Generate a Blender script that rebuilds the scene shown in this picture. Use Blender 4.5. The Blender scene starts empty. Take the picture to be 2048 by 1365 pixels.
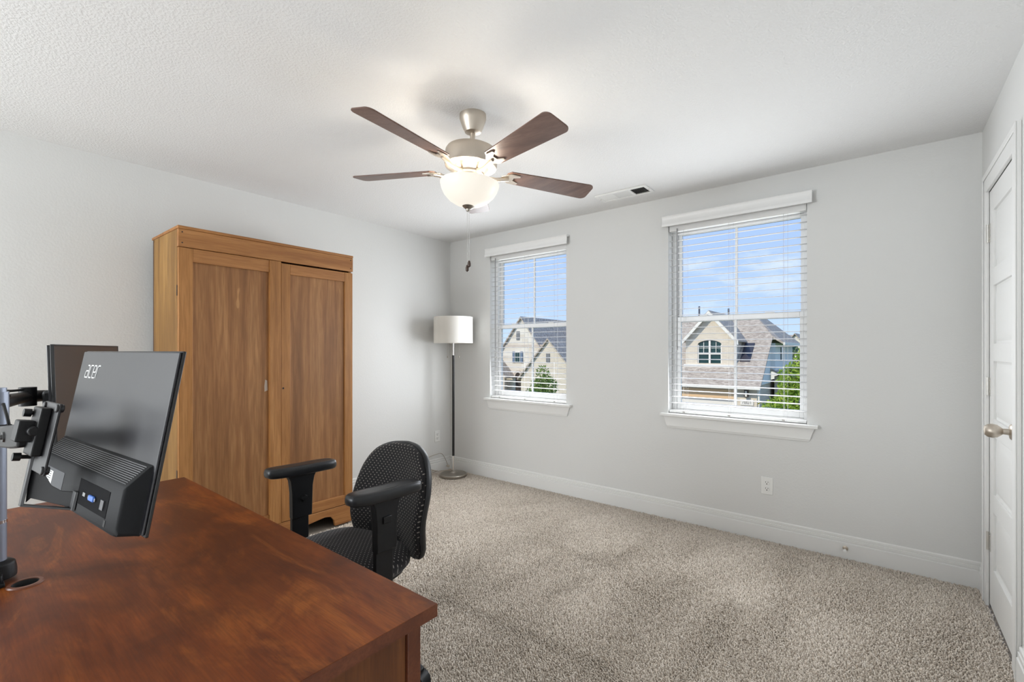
import bpy, bmesh, math, random
import numpy as np
from mathutils import Vector, Matrix

scene = bpy.context.scene
COL = scene.collection
PI = math.pi
R = math.radians

# ------------------------------------------------------------------ camera
cam_data = bpy.data.cameras.new('camera')
cam = bpy.data.objects.new('camera', cam_data)
COL.objects.link(cam)
cam.location = (0, 0, 1.268)
cam.rotation_euler = (R(90), 0, R(38.6))
cam_data.sensor_width = 36.0
cam_data.lens = 927.0 / 2048.0 * 36.0
cam_data.shift_y = 19.5 / 2048.0
cam_data.clip_start = 0.02
cam_data.clip_end = 500
scene.camera = cam

# ------------------------------------------------------------------ view
vs = scene.view_settings
vs.view_transform = 'Standard'
vs.look = 'None'
vs.exposure = 0.22
vs.gamma = 1.0
vs.use_curve_mapping = False

# ------------------------------------------------------------------ sky
SKY = 1.06
world = bpy.data.worlds.new('sky')
scene.world = world
world.use_nodes = True
wt = world.node_tree
wt.nodes.clear()
w_out = wt.nodes.new('ShaderNodeOutputWorld')
w_bg = wt.nodes.new('ShaderNodeBackground')
w_tc = wt.nodes.new('ShaderNodeTexCoord')
w_sep = wt.nodes.new('ShaderNodeSeparateXYZ')
w_ramp = wt.nodes.new('ShaderNodeValToRGB')
w_map = wt.nodes.new('ShaderNodeMapping')
w_noise = wt.nodes.new('ShaderNodeTexNoise')
w_cl = wt.nodes.new('ShaderNodeValToRGB')
w_mix = wt.nodes.new('ShaderNodeMix')
w_mix.data_type = 'RGBA'
L = wt.links.new
L(w_tc.outputs['Generated'], w_sep.inputs[0])
L(w_sep.outputs['Z'], w_ramp.inputs['Fac'])
e = w_ramp.color_ramp.elements
e[0].position = 0.0
e[0].color = (0.56, 0.71, 0.90, 1)
e[1].position = 0.6
e[1].color = (0.22, 0.42, 0.86, 1)
n = e.new(0.10); n.color = (0.45, 0.60, 0.94, 1)
n = e.new(0.30); n.color = (0.36, 0.51, 0.92, 1)
w_map.inputs['Scale'].default_value = (2.2, 2.2, 7.0)
L(w_tc.outputs['Generated'], w_map.inputs['Vector'])
L(w_map.outputs['Vector'], w_noise.inputs['Vector'])
w_noise.inputs['Scale'].default_value = 2.6
w_noise.inputs['Detail'].default_value = 7
w_noise.inputs['Roughness'].default_value = 0.6
L(w_noise.outputs['Fac'], w_cl.inputs['Fac'])
w_cl.color_ramp.elements[0].position = 0.53
w_cl.color_ramp.elements[0].color = (0, 0, 0, 1)
w_cl.color_ramp.elements[1].position = 0.74
w_cl.color_ramp.elements[1].color = (1, 1, 1, 1)
L(w_cl.outputs['Color'], w_mix.inputs['Factor'])
L(w_ramp.outputs['Color'], w_mix.inputs['A'])
w_mix.inputs['B'].default_value = (0.72, 0.79, 0.93, 1)
L(w_mix.outputs['Result'], w_bg.inputs['Color'])
w_bg.inputs['Strength'].default_value = SKY
L(w_bg.outputs['Background'], w_out.inputs['Surface'])

# ------------------------------------------------------------------ sun and large lights
def add_light(name, kind, loc, energy, color=(1, 1, 1), direction=None, **kw):
    d = bpy.data.lights.new(name, kind)
    d.energy = energy
    d.color = color
    for k, v in kw.items():
        setattr(d, k, v)
    o = bpy.data.objects.new(name, d)
    COL.objects.link(o)
    o.location = loc
    if direction is not None:
        o.rotation_euler = Vector(direction).to_track_quat('-Z', 'Y').to_euler()
    return o

add_light('sun', 'SUN', (-30, -20, 40), 2.75, (1.0, 0.90, 0.75), (0.34, 0.74, -0.58), angle=R(0.6))
# added fill lamp behind the camera, brightening the room from no real source
add_light('soft_room_light', 'AREA', (-2.5, -2.45, 1.50), 135, (0.92, 0.967, 1.0), (0.58, 1, -0.08),
          shape='RECTANGLE', size=2.2, size_y=1.7)
add_light('ceiling_bounce', 'AREA', (-0.9, -1.1, 0.75), 9, (0.92, 0.967, 1.0), (-0.1, 0.9, 1),
          shape='RECTANGLE', size=1.8, size_y=1.4)  # added, unseen fill lamp aimed up to bounce off the ceiling
for wx in (-2.635, -0.827):
    # added area lamps stand in for daylight on reveals, blinds and the room
    add_light('window_skylight', 'AREA', (wx, 3.588, 1.51), 5, (0.97, 0.985, 1.0), (0, -1, 0.0),
              shape='RECTANGLE', size=0.80, size_y=1.36)
    add_light('window_daylight', 'AREA', (wx, 3.505, 1.32), 18, (0.93, 0.965, 1.0), (0, -1, -0.10),
              shape='RECTANGLE', size=0.82, size_y=0.95)

# ------------------------------------------------------------------ helpers
def tag(o, label=None, cat=None, group=None, kind=None):
    if label: o['label'] = label
    if cat: o['category'] = cat
    if group: o['group'] = group
    if kind: o['kind'] = kind
    return o

def thing(name, label=None, cat=None, loc=(0, 0, 0), rot=(0, 0, 0), group=None, kind=None):
    o = bpy.data.objects.new(name, None)
    o.empty_display_size = 0.1
    COL.objects.link(o)
    o.location = loc
    o.rotation_euler = rot
    return tag(o, label, cat, group, kind)

class MB:
    def __init__(self):
        self.bm = bmesh.new()
        self.M = None

    def v(self, p):
        p = Vector(p)
        return self.bm.verts.new(self.M @ p if self.M else p)

    def face(self, vs_):
        try:
            return self.bm.faces.new(vs_)
        except ValueError:
            return None

    def box(self, x0, x1, y0, y1, z0, z1):
        p = [self.v((x, y, z)) for z in (z0, z1) for y in (y0, y1) for x in (x0, x1)]
        for f in ((0, 2, 3, 1), (4, 5, 7, 6), (0, 1, 5, 4), (2, 6, 7, 3), (0, 4, 6, 2), (1, 3, 7, 5)):
            self.face([p[i] for i in f])
        return self

    def prism(self, poly, axis, a0, a1):
        """polygon given in the two other axes (cyclic order), extruded along axis"""
        def pt(u, w, a):
            return {'X': (a, u, w), 'Y': (u, a, w), 'Z': (u, w, a)}[axis]
        A = [self.v(pt(u, w, a0)) for u, w in poly]
        B = [self.v(pt(u, w, a1)) for u, w in poly]
        self.face(A[::-1]); self.face(B)
        k = len(poly)
        for i in range(k):
            self.face([A[i], A[(i + 1) % k], B[(i + 1) % k], B[i]])
        return self

    def rings(self, rings, cap0=True, cap1=True):
        V = [[self.v(p) for p in r] for r in rings]
        k = len(V[0])
        for a, b in zip(V, V[1:]):
            for i in range(k):
                self.face([a[i], a[(i + 1) % k], b[(i + 1) % k], b[i]])
        if cap0: self.face(V[0][::-1])
        if cap1: self.face(V[-1])
        return self

    def lathe(self, prof, seg=32, c=(0, 0, 0), axis='Z', caps=True):
        out = []
        for r, h in prof:
            ring = []
            for i in range(seg):
                t = 2 * PI * i / seg
                a, b = max(r, 1e-5) * math.cos(t), max(r, 1e-5) * math.sin(t)
                q = {'Z': (a, b, h), 'X': (h, a, b), 'Y': (b, h, a)}[axis]
                ring.append((q[0] + c[0], q[1] + c[1], q[2] + c[2]))
            out.append(ring)
        return self.rings(out, caps, caps)

    def tube(self, pts, r, seg=8):
        pts = [Vector(p) for p in pts]
        rs = r if isinstance(r, (list, tuple)) else [r] * len(pts)
        up = None
        out = []
        for i, p in enumerate(pts):
            d = (pts[min(i + 1, len(pts) - 1)] - pts[max(i - 1, 0)])
            if d.length < 1e-9: d = Vector((0, 0, 1))
            d.normalize()
            if up is None:
                up = Vector((0, 0, 1)) if abs(d.z) < 0.9 else Vector((1, 0, 0))
            s = d.cross(up)
            if s.length < 1e-6: s = d.cross(Vector((0, 1, 0.3)))
            s.normalize()
            up = s.cross(d).normalized()
            out.append([tuple(p + rs[i] * (math.cos(2 * PI * k / seg) * s + math.sin(2 * PI * k / seg) * up)) for k in range(seg)])
        return self.rings(out)

    def cyl(self, p0, p1, r0, r1=None, seg=20):
        return self.tube([p0, p1], [r0, r1 if r1 is not None else r0], seg)

    def ball(self, c, r, sx=1, sy=1, sz=1, seg=16):
        n_ = seg // 2
        prof = []
        for i in range(n_ + 1):
            a = -PI / 2 + PI * i / n_
            prof.append((math.cos(a), math.sin(a)))
        out = []
        for rr, h in prof:
            out.append([(c[0] + max(rr, 1e-4) * math.cos(2 * PI * k / seg) * r * sx,
                         c[1] + max(rr, 1e-4) * math.sin(2 * PI * k / seg) * r * sy,
                         c[2] + h * r * sz) for k in range(seg)])
        return self.rings(out)

    def build(self, name, mat, parent=None, bevel=0.0, smooth=35, label=None, sub=0, loc=None):
        bmesh.ops.recalc_face_normals(self.bm, faces=self.bm.faces)
        me = bpy.data.meshes.new(name)
        self.bm.to_mesh(me)
        self.bm.free()
        if mat: me.materials.append(mat)
        if smooth:
            me.shade_smooth()
            me.set_sharp_from_angle(angle=R(smooth))
        o = bpy.data.objects.new(name, me)
        COL.objects.link(o)
        if parent is not None: o.parent = parent
        if loc is not None: o.location = loc
        if label: o['label'] = label
        if bevel:
            m = o.modifiers.new('bevel', 'BEVEL')
            m.width = bevel
            m.segments = 2
            m.limit_method = 'ANGLE'
            m.angle_limit = R(40)
            m.harden_normals = False
        if sub:
            m = o.modifiers.new('subdivision', 'SUBSURF')
            m.levels = sub
            m.render_levels = sub
        return o

def smooth_path(pts, n_=6):
    pts = [Vector(p) for p in pts]
    out = []
    for i in range(len(pts) - 1):
        p0 = pts[max(i - 1, 0)]; p1 = pts[i]; p2 = pts[i + 1]; p3 = pts[min(i + 2, len(pts) - 1)]
        for k in range(n_):
            t = k / n_
            out.append(0.5 * ((2 * p1) + (p2 - p0) * t + (2 * p0 - 5 * p1 + 4 * p2 - p3) * t * t + (-p0 + 3 * p1 - 3 * p2 + p3) * t ** 3))
    out.append(pts[-1])
    return out

# ------------------------------------------------------------------ materials
def srgb(r, g, b):
    f = lambda c: ((c / 255 + 0.055) / 1.055) ** 2.4 if c / 255 > 0.04045 else c / 255 / 12.92
    return (f(r), f(g), f(b), 1)

class Mat:
    def __init__(self, name, color=(0.8, 0.8, 0.8, 1), rough=0.5, metal=0.0, spec=0.5):
        self.m = bpy.data.materials.new(name)
        self.m.use_nodes = True
        self.t = self.m.node_tree
        self.b = self.t.nodes['Principled BSDF']
        self.b.inputs['Base Color'].default_value = color
        self.b.inputs['Roughness'].default_value = rough
        self.b.inputs['Metallic'].default_value = metal
        self.b.inputs['Specular IOR Level'].default_value = spec
        self._co = None

    def n(self, kind, **kw):
        x = self.t.nodes.new(kind)
        for k, v in kw.items(): setattr(x, k, v)
        return x

    def l(self, a, b): self.t.links.new(a, b)

    def coord(self, scale=(1, 1, 1), rot=(0, 0, 0), out='Object'):
        tc = self.n('ShaderNodeTexCoord')
        mp = self.n('ShaderNodeMapping')
        mp.inputs['Scale'].default_value = scale
        mp.inputs['Rotation'].default_value = rot
        self.l(tc.outputs[out], mp.inputs['Vector'])
        return mp.outputs['Vector']

    def noise(self, vec, scale, detail=4, rough=0.5, dist=0.0):
        x = self.n('ShaderNodeTexNoise')
        self.l(vec, x.inputs['Vector'])
        x.inputs['Scale'].default_value = scale
        x.inputs['Detail'].default_value = detail
        x.inputs['Roughness'].default_value = rough
        x.inputs['Distortion'].default_value = dist
        return x.outputs['Fac']

    def ramp(self, fac, stops):
        x = self.n('ShaderNodeValToRGB')
        self.l(fac, x.inputs['Fac'])
        el = x.color_ramp.elements
        el[0].position, el[0].color = stops[0]
        el[1].position, el[1].color = stops[-1]
        for p, c in stops[1:-1]:
            q = el.new(p); q.color = c
        return x.outputs['Color']

    def mix(self, fac, a, b, mode='MIX'):
        x = self.n('ShaderNodeMix')
        x.data_type = 'RGBA'
        x.blend_type = mode
        for sock, val in ((x.inputs['Factor'], fac), (x.inputs['A'], a), (x.inputs['B'], b)):
            if isinstance(val, (int, float)): sock.default_value = val
            elif isinstance(val, tuple): sock.default_value = val
            else: self.l(val, sock)
        return x.outputs['Result']

    def math(self, op, a, b=None):
        x = self.n('ShaderNodeMath')
        x.operation = op
        for i, val in enumerate((a, b)):
            if val is None: continue
            if isinstance(val, (int, float)): x.inputs[i].default_value = val
            else: self.l(val, x.inputs[i])
        return x.outputs[0]

    def color(self, c): self.l(c, self.b.inputs['Base Color'])

    def bump(self, h, strength=0.2, distance=0.002):
        x = self.n('ShaderNodeBump')
        x.inputs['Strength'].default_value = strength
        x.inputs['Distance'].default_value = distance
        self.l(h, x.inputs['Height'])
        self.l(x.outputs['Normal'], self.b.inputs['Normal'])

def plain(name, color, rough=0.5, metal=0.0, spec=0.5, bump=None):
    m = Mat(name, color, rough, metal, spec)
    if bump:
        m.bump(m.noise(m.coord(), bump[0], 3), bump[1], bump[2])
    return m.m

def paint(name, color, scale, strength, dist):
    m = Mat(name, color, 0.85, 0, 0.25)
    v = m.coord()
    a = m.noise(v, scale, 3, 0.55)
    m.bump(m.ramp(a, [(0.35, (0, 0, 0, 1)), (0.65, (1, 1, 1, 1))]), strength, dist)
    return m.m

def wood(name, dark, mid, light, axis='Z', grain=22, rough=0.55, blotch=0.35, knots=False, coat=0.0):
    m = Mat(name, mid, rough, 0, 0.4)
    st = {'X': (0.06, 1, 1), 'Y': (1, 0.06, 1), 'Z': (1, 1, 0.06)}[axis]
    v = m.coord(st)
    g1 = m.noise(v, grain, 8, 0.62, 0.6)
    c1 = m.ramp(g1, [(0.28, dark), (0.5, mid), (0.74, light)])
    g2 = m.noise(v, grain * 9, 3, 0.5)
    c2 = m.mix(m.ramp(g2, [(0.40, (0.35, 0.35, 0.35, 1)), (0.55, (0, 0, 0, 1))]), c1, dark)
    bl = m.noise(m.coord(tuple(0.35 + 0.65 * s for s in st)), 3.2, 5, 0.6, 0.3)
    f = m.ramp(bl, [(0.35, (0, 0, 0, 1)), (0.7, (blotch, blotch, blotch, 1))])
    c3 = m.mix(f, c2, dark)
    if knots:
        wv = m.n('ShaderNodeTexWave')
        wv.wave_type = 'BANDS'
        wv.bands_direction = 'Y'
        m.l(m.coord(tuple(0.2 + 0.8 * s for s in st)), wv.inputs['Vector'])
        wv.inputs['Scale'].default_value = 5
        wv.inputs['Distortion'].default_value = 9
        wv.inputs['Detail'].default_value = 3
        wv.inputs['Detail Scale'].default_value = 0.9
        c3 = m.mix(m.ramp(wv.outputs['Fac'], [(0.55, (0, 0, 0, 1)), (0.95, (0.28, 0.28, 0.28, 1))]), c3, dark)
        # a few scuffs worn through to bare wood
        sc = m.noise(m.coord((1, 1, 0.3)), 19, 1, 0.3)
        c3 = m.mix(m.ramp(sc, [(0.80, (0, 0, 0, 1)), (0.83, (0.6, 0.6, 0.6, 1))]), c3, light)
    m.color(c3)
    m.b.inputs['Coat Weight'].default_value = coat
    m.b.inputs['Coat Roughness'].default_value = 0.3
    m.bump(g2, 0.12, 0.0008)
    return m.m

def dots(name, base, dot, ax, pitch=0.0205, rad=0.0023, rough=0.9):
    """dark cloth woven with staggered pale pin dots"""
    m = Mat(name, base, rough, 0, 0.2)
    tc = m.n('ShaderNodeTexCoord')
    sp = m.n('ShaderNodeSeparateXYZ')
    m.l(tc.outputs['Object'], sp.inputs[0])
    def cell(off):
        q = []
        for a in ax:
            u = m.math('ADD', m.math('DIVIDE', sp.outputs[a], pitch), 100 + off)
            fr = m.math('SUBTRACT', m.math('FRACT', u), 0.5)
            q.append(m.math('MULTIPLY', fr, fr))
        return m.math('SQRT', m.math('ADD', q[0], q[1]))
    d = m.math('MINIMUM', cell(0.0), cell(0.5))
    mask = m.math('LESS_THAN', d, rad / pitch)
    wv = m.noise(m.coord(), 420, 2)
    c0 = m.mix(wv, tuple(0.6 * x for x in base[:3]) + (1,), tuple(1.35 * x for x in base[:3]) + (1,))
    m.color(m.mix(mask, c0, dot))
    m.b.inputs['Sheen Weight'].default_value = 0.15
    m.bump(wv, 0.25, 0.001)
    return m.m

WALL = paint('wall_paint', (0.71, 0.712, 0.70, 1), 95, 0.16, 0.0016)
CEIL = paint('ceiling_texture', (0.80, 0.80, 0.795, 1), 105, 0.42, 0.003)
TRIM = plain('white_trim_paint', (0.80, 0.80, 0.785, 1), 0.35, 0, 0.45)
VINYL = plain('white_vinyl', (0.84, 0.84, 0.83, 1), 0.35)
SLAT = plain('white_blind_slat', (0.60, 0.60, 0.60, 1), 0.45)
NICKEL = plain('satin_nickel', (0.56, 0.50, 0.43, 1), 0.42, 1.0)
NICKEL_D = plain('brushed_nickel_base', (0.36, 0.33, 0.29, 1), 0.38, 1.0)
CHROME = plain('chrome', (0.72, 0.71, 0.70, 1), 0.16, 1.0)
BLACKM = plain('black_powder_coat', (0.009, 0.009, 0.010, 1), 0.45, 0, 0.28)
BLACKP = plain('black_plastic', (0.010, 0.0105, 0.012, 1), 0.42, 0, 0.28, (400, 0.08, 0.0005))
RUBBER = plain('black_armrest_rubber', (0.012, 0.013, 0.015, 1), 0.36, 0, 0.42, (260, 0.1, 0.0006))
WHITEP = plain('white_plastic', (0.82, 0.82, 0.80, 1), 0.4)
DARK = plain('dark_slot', (0.02, 0.02, 0.02, 1), 0.8)
ALU = plain('grey_blue_aluminium', (0.27, 0.30, 0.37, 1), 0.4, 0.6)

# ------------------------------------------------------------------ room
XL, XR, YB, YF, HC = -3.66, 0.42, 3.51, -2.6, 2.44
YO = YB + 0.17
W1 = (-3.085, -2.187)
W2 = (-1.276, -0.377)
WZ = (0.79, 2.222)

def structure(o):
    o['kind'] = 'structure'
    return o

FLOORM = plain('carpet_backing', (0.33, 0.285, 0.235, 1), 0.95, 0, 0.1)
structure(MB().box(XL - 0.15, XR + 0.15, YF - 0.15, YO, -0.2, -0.012).build('floor', FLOORM, smooth=0))
structure(MB().box(XL - 0.15, XR + 0.15, YF - 0.15, YO, HC, HC + 0.15).build('ceiling', CEIL, smooth=0))
structure(MB().box(XL - 0.15, XL, YF - 0.15, YO, -0.012, HC).build('wall_left', WALL, smooth=0))
wb = MB()
for x0, x1, z0, z1 in ((XL, XR + 0.1, -0.012, WZ[0]), (XL, XR + 0.1, WZ[1], HC),
                       (XL, W1[0], WZ[0], WZ[1]), (W1[1], W2[0], WZ[0], WZ[1]), (W2[1], XR + 0.1, WZ[0], WZ[1])):
    wb.box(x0, x1, YB, YO, z0, z1)
structure(wb.build('wall_back', WALL, smooth=0))
DY0, DY1, DZ = 2.70, 3.30, 2.062          # closet door opening in the right wall
wr = MB()
wr.box(XR, XR + 0.12, YF - 0.15, DY0, -0.012, HC)
wr.box(XR, XR + 0.12, DY1, YB, -0.012, HC)
wr.box(XR, XR + 0.12, DY0, DY1, DZ, HC)
structure(wr.build('wall_right', WALL, smooth=0))
structure(MB().box(XL - 0.15, XR + 0.15, YF - 0.15, YF, -0.012, HC).build('wall_front', WALL, smooth=0))

# baseboards: tall flat board with two rounded steps on top
def base_profile(mb, axis, wall, sign, a0, a1):
    pr = [(0, -0.012), (0.016, -0.012), (0.016, 0.086), (0.013, 0.089), (0.0085, 0.0905), (0.0085, 0.0925), (0.013, 0.095), (0.013, 0.110), (0.0065, 0.1125), (0.0065, 0.1145), (0.0095, 0.117), (0.0095, 0.129), (0.004, 0.134), (0, 0.134)]
    mb.prism([(wall + sign * u, w) for u, w in pr], axis, a0, a1)
    return mb
structure(base_profile(MB(), 'X', YB, -1, XL, XR).build('baseboard_back', TRIM))
structure(base_profile(MB(), 'Y', XL, 1, YF, YB - 0.016).build('baseboard_left', TRIM))
structure(base_profile(base_profile(MB(), 'Y', XR, -1, 3.376, YB - 0.016), 'Y', XR, -1, YF, 2.609).build('baseboard_right', TRIM))

# carpet pile: short leaning yarn tufts
def carpet():
    rng = np.random.default_rng(5)
    pts = []
    for (x0, x1, y0, y1, pitch) in ((-0.72, 0.42, 0.55, 2.2, 0.0064), (-0.95, -0.72, 0.63, 2.2, 0.0064), (-2.0, -0.95, 0.9, 2.2, 0.0066), (-3.66, 0.42, 2.2, 3.5, 0.0072),
                                    (-3.66, -2.0, 0.66, 2.2, 0.0085)):
        nx, ny = int((x1 - x0) / pitch), int((y1 - y0) / pitch)
        gx, gy = np.meshgrid(np.linspace(x0, x1, nx), np.linspace(y0, y1, ny))
        p = np.stack([gx.ravel(), gy.ravel(), np.full(gx.size, pitch)], 1)
        p[:, :2] += rng.uniform(-0.45, 0.45, (len(p), 2)) * pitch
        pts.append(p)
    P = np.concatenate(pts)
    P = P[~((P[:, 0] < -3.08) & (P[:, 1] > 0.858) & (P[:, 1] < 1.972))]
    P = P[(P[:, 0] > XL + 0.017) & (P[:, 0] < XR - 0.002) & (P[:, 1] < YB - 0.017)]
    n_ = len(P)
    x, y, s = P[:, 0], P[:, 1], P[:, 2]
    # vacuum strokes: bands where the pile leans one way or the other
    w = np.sin(x * 6.0 + 1.2 * np.sin(y * 2.1) + 0.7 * y) + 0.8 * np.sin(x * 13.0 - y * 3.0 + 2 * np.sin(y * 3.3)) + 0.8 * np.sin(y * 7 + x * 2.6)
    lean = np.clip(w * 0.35, -0.8, 0.8)
    # a few sharper strokes where the nozzle turned the pile up
    lift = np.zeros(n_)
    for ax, ay, bx, by, wd in ((-1.834, 1.65, -0.874, 1.697, 0.035), (-1.269, 2.534, -1.216, 3.196, 0.05), (-1.354, 2.014, -1.308, 2.276, 0.045), (-1.928, 2.548, -1.285, 2.521, 0.035),
                               (-0.969, 2.85, -0.973, 3.2, 0.045), (-0.369, 2.35, -0.447, 3.33, 0.06), (0.218, 2.4, 0.275, 3.2, 0.05), (-1.859, 2.8, -1.82, 3.277, 0.05), (-2.458, 2.921, -2.208, 3.284, 0.05),
                               (-0.95, 1.25, -0.55, 1.62, 0.03), (-0.62, 1.75, -0.58, 2.5, 0.06), (-1.62, 1.9, -1.58, 2.45, 0.05)):
        dx, dy = bx - ax, by - ay
        t = np.clip(((x - ax) * dx + (y - ay) * dy) / (dx * dx + dy * dy), 0, 1)
        dist = np.hypot(x - ax - t * dx, y - ay - t * dy)
        lift = np.maximum(lift, np.exp(-(dist / wd) ** 2))
    lean = np.clip(lean + 0.9 * lift, -0.8, 1.2)
    ang = rng.uniform(0, 2 * PI, n_)
    lx = 0.0042 * np.cos(ang) + lean * 0.0012
    ly = 0.0042 * np.sin(ang) - lean * 0.0055
    h = 0.010 + rng.uniform(-0.0028, 0.0028, n_) + lean * 0.0012 + lift * 0.0012
    z0 = -0.0150
    base = s * 0.72
    V = np.empty((n_, 6, 3), np.float32)
    rot = rng.uniform(0, 2 * PI, n_)
    for k in range(3):
        a = rot + k * 2 * PI / 3
        V[:, k] = np.stack([x + base * 0.8 * np.cos(a), y + base * 0.8 * np.sin(a), np.full(n_, z0)], 1)
        V[:, 3 + k] = np.stack([x + lx + base * 0.62 * np.cos(a + 0.5), y + ly + base * 0.62 * np.sin(a + 0.5), z0 + h + rng.uniform(-0.0012, 0.0012, n_)], 1)
    F = np.array([[0, 1, 4, 3], [1, 2, 5, 4], [2, 0, 3, 5]], np.int32)
    T = np.array([3, 4, 5], np.int32)
    off = (np.arange(n_, dtype=np.int32) * 6)[:, None]
    li = np.concatenate([np.concatenate([F[0] + off, F[1] + off, F[2] + off], 1), T + off], 1).ravel()
    per = np.tile(np.array([4, 4, 4, 3], np.int32), n_)
    st = np.concatenate([[0], np.cumsum(per)[:-1]]).astype(np.int32)
    me = bpy.data.meshes.new('carpet_pile')
    me.vertices.add(n_ * 6)
    me.vertices.foreach_set('co', V.ravel())
    me.loops.add(len(li))
    me.loops.foreach_set('vertex_index', li)
    me.polygons.add(len(per))
    me.polygons.foreach_set('loop_start', st)
    me.polygons.foreach_set('loop_total', per)
    me.update()
    me.validate()
    # every yarn its own fleck of colour
    col = me.attributes.new('fleck', 'FLOAT', 'POINT')
    col.data.foreach_set('value', np.repeat(rng.uniform(0, 1, n_).astype(np.float32), 6))
    m = Mat('carpet_yarn', (0.4, 0.33, 0.27, 1), 0.95, 0, 0.1)
    at = m.n('ShaderNodeAttribute')
    at.attribute_name = 'fleck'
    m.color(m.ramp(at.outputs['Fac'], [(0.0, (0.52, 0.44, 0.36, 1)), (0.5, (0.74, 0.655, 0.56, 1)), (1.0, (0.88, 0.80, 0.71, 1))]))
    m.b.inputs['Sheen Weight'].default_value = 0.2
    me.materials.append(m.m)
    o = bpy.data.objects.new('carpet_pile', me)
    COL.objects.link(o)
    tag(o, 'beige flecked cut-pile carpet with vacuum strokes covering the floor', 'carpet', kind='stuff')
carpet()

# ------------------------------------------------------------------ windows
def glass_mat(name, tint=(1, 1, 1, 1)):
    m = bpy.data.materials.new(name)
    m.use_nodes = True
    t = m.node_tree
    t.nodes.clear()
    o = t.nodes.new('ShaderNodeOutputMaterial')
    tr = t.nodes.new('ShaderNodeBsdfTransparent')
    tr.inputs['Color'].default_value = tint
    gl = t.nodes.new('ShaderNodeBsdfGlossy')
    gl.inputs['Roughness'].default_value = 0.02
    fr = t.nodes.new('ShaderNodeFresnel')
    fr.inputs['IOR'].default_value = 1.06
    mx = t.nodes.new('ShaderNodeMixShader')
    t.links.new(fr.outputs[0], mx.inputs[0])
    t.links.new(tr.outputs[0], mx.inputs[1])
    t.links.new(gl.outputs[0], mx.inputs[2])
    t.links.new(mx.outputs[0], o.inputs['Surface'])
    return m
GLASS = glass_mat('window_glass', (0.97, 0.985, 0.98, 1))

def rect_frame(mb, x0, x1, z0, z1, y0, y1, wl, wr_, wb_, wt_):
    mb.box(x0, x0 + wl, y0, y1, z0, z1)
    mb.box(x1 - wr_, x1, y0, y1, z0, z1)
    mb.box(x0 + wl, x1 - wr_, y0, y1, z0, z0 + wb_)
    mb.box(x0 + wl, x1 - wr_, y0, y1, z1 - wt_, z1)
    return mb

def make_window(num, X0, X1):
    cx = (X0 + X1) / 2
    root = structure(thing('window_%d' % num, loc=(cx, YB, WZ[0])))
    a, b = X0 - cx, X1 - cx
    H = WZ[1] - WZ[0]
    rect_frame(MB(), a, b, 0.0, H, 0.085, 0.168, 0.032, 0.026, 0.03, 0.03).build('window_frame', VINYL, root, bevel=0.003)
    up = rect_frame(MB(), a + 0.033, b - 0.027, 0.70, H - 0.031, 0.130, 0.158, 0.028, 0.022, 0.045, 0.03).build('upper_sash', VINYL, root, bevel=0.003)
    MB().box(a + 0.05, b - 0.04, 0.143, 0.146, 0.72, H - 0.045).build('pane', GLASS, up, smooth=0)
    MB().box(-0.009, 0.009, 0.138, 0.152, 0.74, H - 0.058).build('muntin', VINYL, up, bevel=0.002)
    lo = rect_frame(MB(), a + 0.033, b - 0.027, 0.031, 0.738, 0.098, 0.126, 0.030, 0.024, 0.05, 0.034).build('lower_sash', VINYL, root, bevel=0.003)
    MB().box(a + 0.05, b - 0.04, 0.111, 0.114, 0.07, 0.71).build('pane', GLASS, lo, smooth=0)
    MB().box(-0.009, 0.009, 0.106, 0.120, 0.08, 0.705).build('muntin', VINYL, lo, bevel=0.002)
    lk = MB()
    for s in (-0.22, 0.22):
        lk.box(s - 0.03, s + 0.03, 0.100, 0.124, 0.738, 0.747)
    lk.build('sash_lock', VINYL, root, bevel=0.002)
    # stool with horns and an apron with slanted ends
    MB().box(a, b, -0.001, 0.085, -0.0005, 0.004).box(a - 0.05, b + 0.062, -0.045, 0.0, -0.016, 0.004).build('sill', TRIM, root, bevel=0.005)
    ap = MB().prism([(a - 0.032, -0.017), (b + 0.042, -0.017), (b + 0.018, -0.093), (a - 0.008, -0.093)], 'Y', -0.016, 0.0)
    ap.prism([(a - 0.008, -0.093), (b + 0.018, -0.093), (b + 0.012, -0.105), (a - 0.002, -0.105)], 'Y', -0.009, 0.0)
    ap.build('apron', TRIM, root, bevel=0.002)
    return root

make_window(1, *W1)
make_window(2, *W2)

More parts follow.
